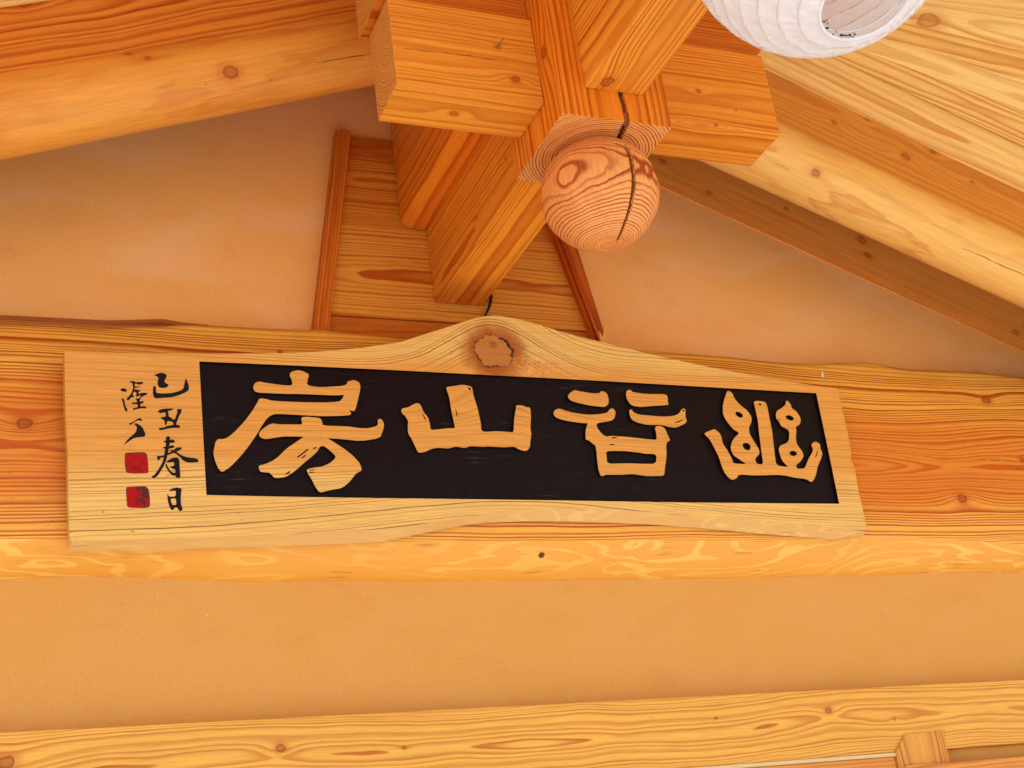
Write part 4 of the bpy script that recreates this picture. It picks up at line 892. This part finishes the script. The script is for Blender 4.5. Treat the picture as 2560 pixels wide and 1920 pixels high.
seal1 = [(185, 430), (200, 418), (400, 408), (550, 408), (600, 440), (625, 600), (632, 780), (610, 808), (400, 812), (240, 808), (200, 770), (180, 600)]
seal2 = [(205, 1110), (240, 1092), (570, 1080), (630, 1120), (655, 1250), (665, 1440), (640, 1485), (500, 1495), (250, 1488), (222, 1430), (210, 1250)]
def grow(p, k):
    cx = sum(a for a, b in p)/len(p); cy = sum(b for a, b in p)/len(p); return [(cx+(a-cx)*k, cy+(b-cy)*k) for a, b in p]
for sp_, mt in ((seal1, sealmat('mat_seal', .15, 2)), (seal2, sealmat('mat_seal_worn', .85, 5.2))):
    relief('seal_outline', [(grow(sp_, 1.04), ())], Ob, Sb, -.0004, .0003, plain('mat_seal_edge', (.09, .008, .006, 1), .5), sign, 1)
    relief('red_seal', [(grow(sp_, .97), ())], Ob, Sb, .0003, .0006, mt, sign, 1)

# ------------------------------------------------------------------ paper lantern
LC = CAM + ray(2041, -204)*1.93
LRr = 339/F*1.93*1.0
axd = (RT*.25 - UP*.80 - fw*.55).normalized()           # the open end points at the viewer, a little to the right
lan = empty('paper_lantern', LC, 'round white paper lantern with an open bottom, hanging at the top right', 'lantern')
def paper(name):
    mt = bpy.data.materials.new(name); mt.use_nodes = True; t = mt.node_tree; B = NB(t); M = B.math; bs = t.nodes['Principled BSDF']
    P = B.new('ShaderNodeNewGeometry').outputs['Position']
    n = B.noise(P, 30, 4, .6, .8).outputs[0]; n2 = B.noise(P, 240, 2).outputs[0]
    col = B.mix(M('MULTIPLY', B.ss(n, .4, .7), .3), (.94, .95, .98, 1), (.88, .88, .91, 1))
    col = B.mix(M('MULTIPLY', B.ss(n2, .79, .82), .6), col, (.28, .2, .15, 1))
    B.l.new(col, bs.inputs['Base Color']); bs.inputs['Roughness'].default_value = .7; bs.inputs['Specular IOR Level'].default_value = .2
    tr = B.new('ShaderNodeBsdfTranslucent'); B.l.new(col, tr.inputs['Color'])
    mx = B.new('ShaderNodeMixShader'); mx.inputs[0].default_value = .4; B.l.new(bs.outputs[0], mx.inputs[1]); B.l.new(tr.outputs[0], mx.inputs[2])
    B.l.new(mx.outputs[0], t.nodes['Material Output'].inputs['Surface'])
    bp = B.new('ShaderNodeBump'); bp.inputs['Strength'].default_value = .55; bp.inputs['Distance'].default_value = .006
    B.put(bp.inputs['Height'], n); B.l.new(bp.outputs[0], bs.inputs['Normal']); B.l.new(bp.outputs[0], tr.inputs['Normal']); return mt
M_pap = paper('mat_rice_paper')
ua = axd.orthogonal().normalized(); va = axd.cross(ua)
bm = bmesh.new(); th0, th1 = math.radians(20), math.radians(163); NR = 17; NVv = NR*8; seg = 160; rings = []
for j in range(NVv+1):
    th = th0+(th1-th0)*j/NVv; ph = (j % 8)/8
    sag = -.0024*math.sin(math.pi*ph)
    row = []
    for i in range(seg):
        a = 2*math.pi*i/seg
        d = axd*math.cos(th)+(ua*math.cos(a)+va*math.sin(a))*math.sin(th)
        rr = LRr+sag*(1+.8*noise.noise(d*7))+.0026*noise.noise(Vector((math.cos(a)*14, math.sin(a)*14, th*9)))
        row.append(bm.verts.new(LC+d*rr))
    rings.append(row)
for j in range(NVv):
    for i in range(seg): bm.faces.new((rings[j][i], rings[j][(i+1) % seg], rings[j+1][(i+1) % seg], rings[j+1][i]))
frombm('paper_shade', bm, M_pap, lan, True)
M_rib = plain('mat_rib', srgb(226, 210, 196), .6)
for j in range(1, NR):
    th = th0+(th1-th0)*j/NR
    if th > math.radians(125): break
    pth = [LC+(axd*math.cos(th)+(ua*math.cos(a)+va*math.sin(a))*math.sin(th))*(LRr+.0004) for a in [2*math.pi*i/90 for i in range(90)]]
    frombm('rib', tube(pth, .0009, 5, True), M_rib, lan, True)
pth = [LC+(axd*math.cos(th0)+(ua*math.cos(a)+va*math.sin(a))*math.sin(th0))*(LRr+.0002) for a in [2*math.pi*i/60 for i in range(60)]]
M_wire = plain('mat_white_wire', (.75, .75, .75, 1), .35)
frombm('rim', tube(pth, .0024, 8, True), M_pap, lan, True)
pth = [LC+(axd*math.cos(th0+.03)+(ua*math.cos(a)+va*math.sin(a))*math.sin(th0+.03))*(LRr-.014) for a in [2*math.pi*i/60 for i in range(60)]]
frombm('inner_ring', tube(pth, .0016, 8, True), M_wire, lan, True)
M_bam = plain('mat_bamboo', srgb(168, 112, 66), .6)
e1 = (RT*.86+UP*.5); e1 = (e1-axd*e1.dot(axd)).normalized(); e2 = axd.cross(e1)
for off in (.0, .032):
    a = LC+axd*LRr*.62+e1*LRr*.62+e2*off; b = LC+axd*LRr*.62-e1*LRr*.62+e2*off
    frombm('spreader', tube([a, b], .0028, 8), M_bam, lan, True)
# dead insects caught on the rim
bm = bmesh.new()
rl = (LC+axd*math.cos(th0)*LRr)
dwn = (-UP - axd*(-UP).dot(axd)).normalized(); sd_ = axd.cross(dwn)
for k in range(16):
    a = random.uniform(-.9, .55); rr = math.sin(th0)*LRr*random.uniform(.86, .97)
    p = rl+(dwn*math.cos(a)+sd_*math.sin(a))*rr
    tb = bmesh.ops.create_icosphere(bm, subdivisions=1, radius=random.uniform(.0008, .0019)); 
    for v in tb['verts']: v.co = Vector((v.co.x*1.8, v.co.y, v.co.z))+p
frombm('dead_insects', bm, plain('mat_insect', (.05, .035, .03, 1), .8), lan)['kind'] = 'stuff'
top_ = LC-axd*LRr*.95
frombm('hanging_cord', tube([top_, Vector((top_.x, top_.y, ZA-SL*abs(top_.x-RX)))], .002, 6), M_wire, lan)
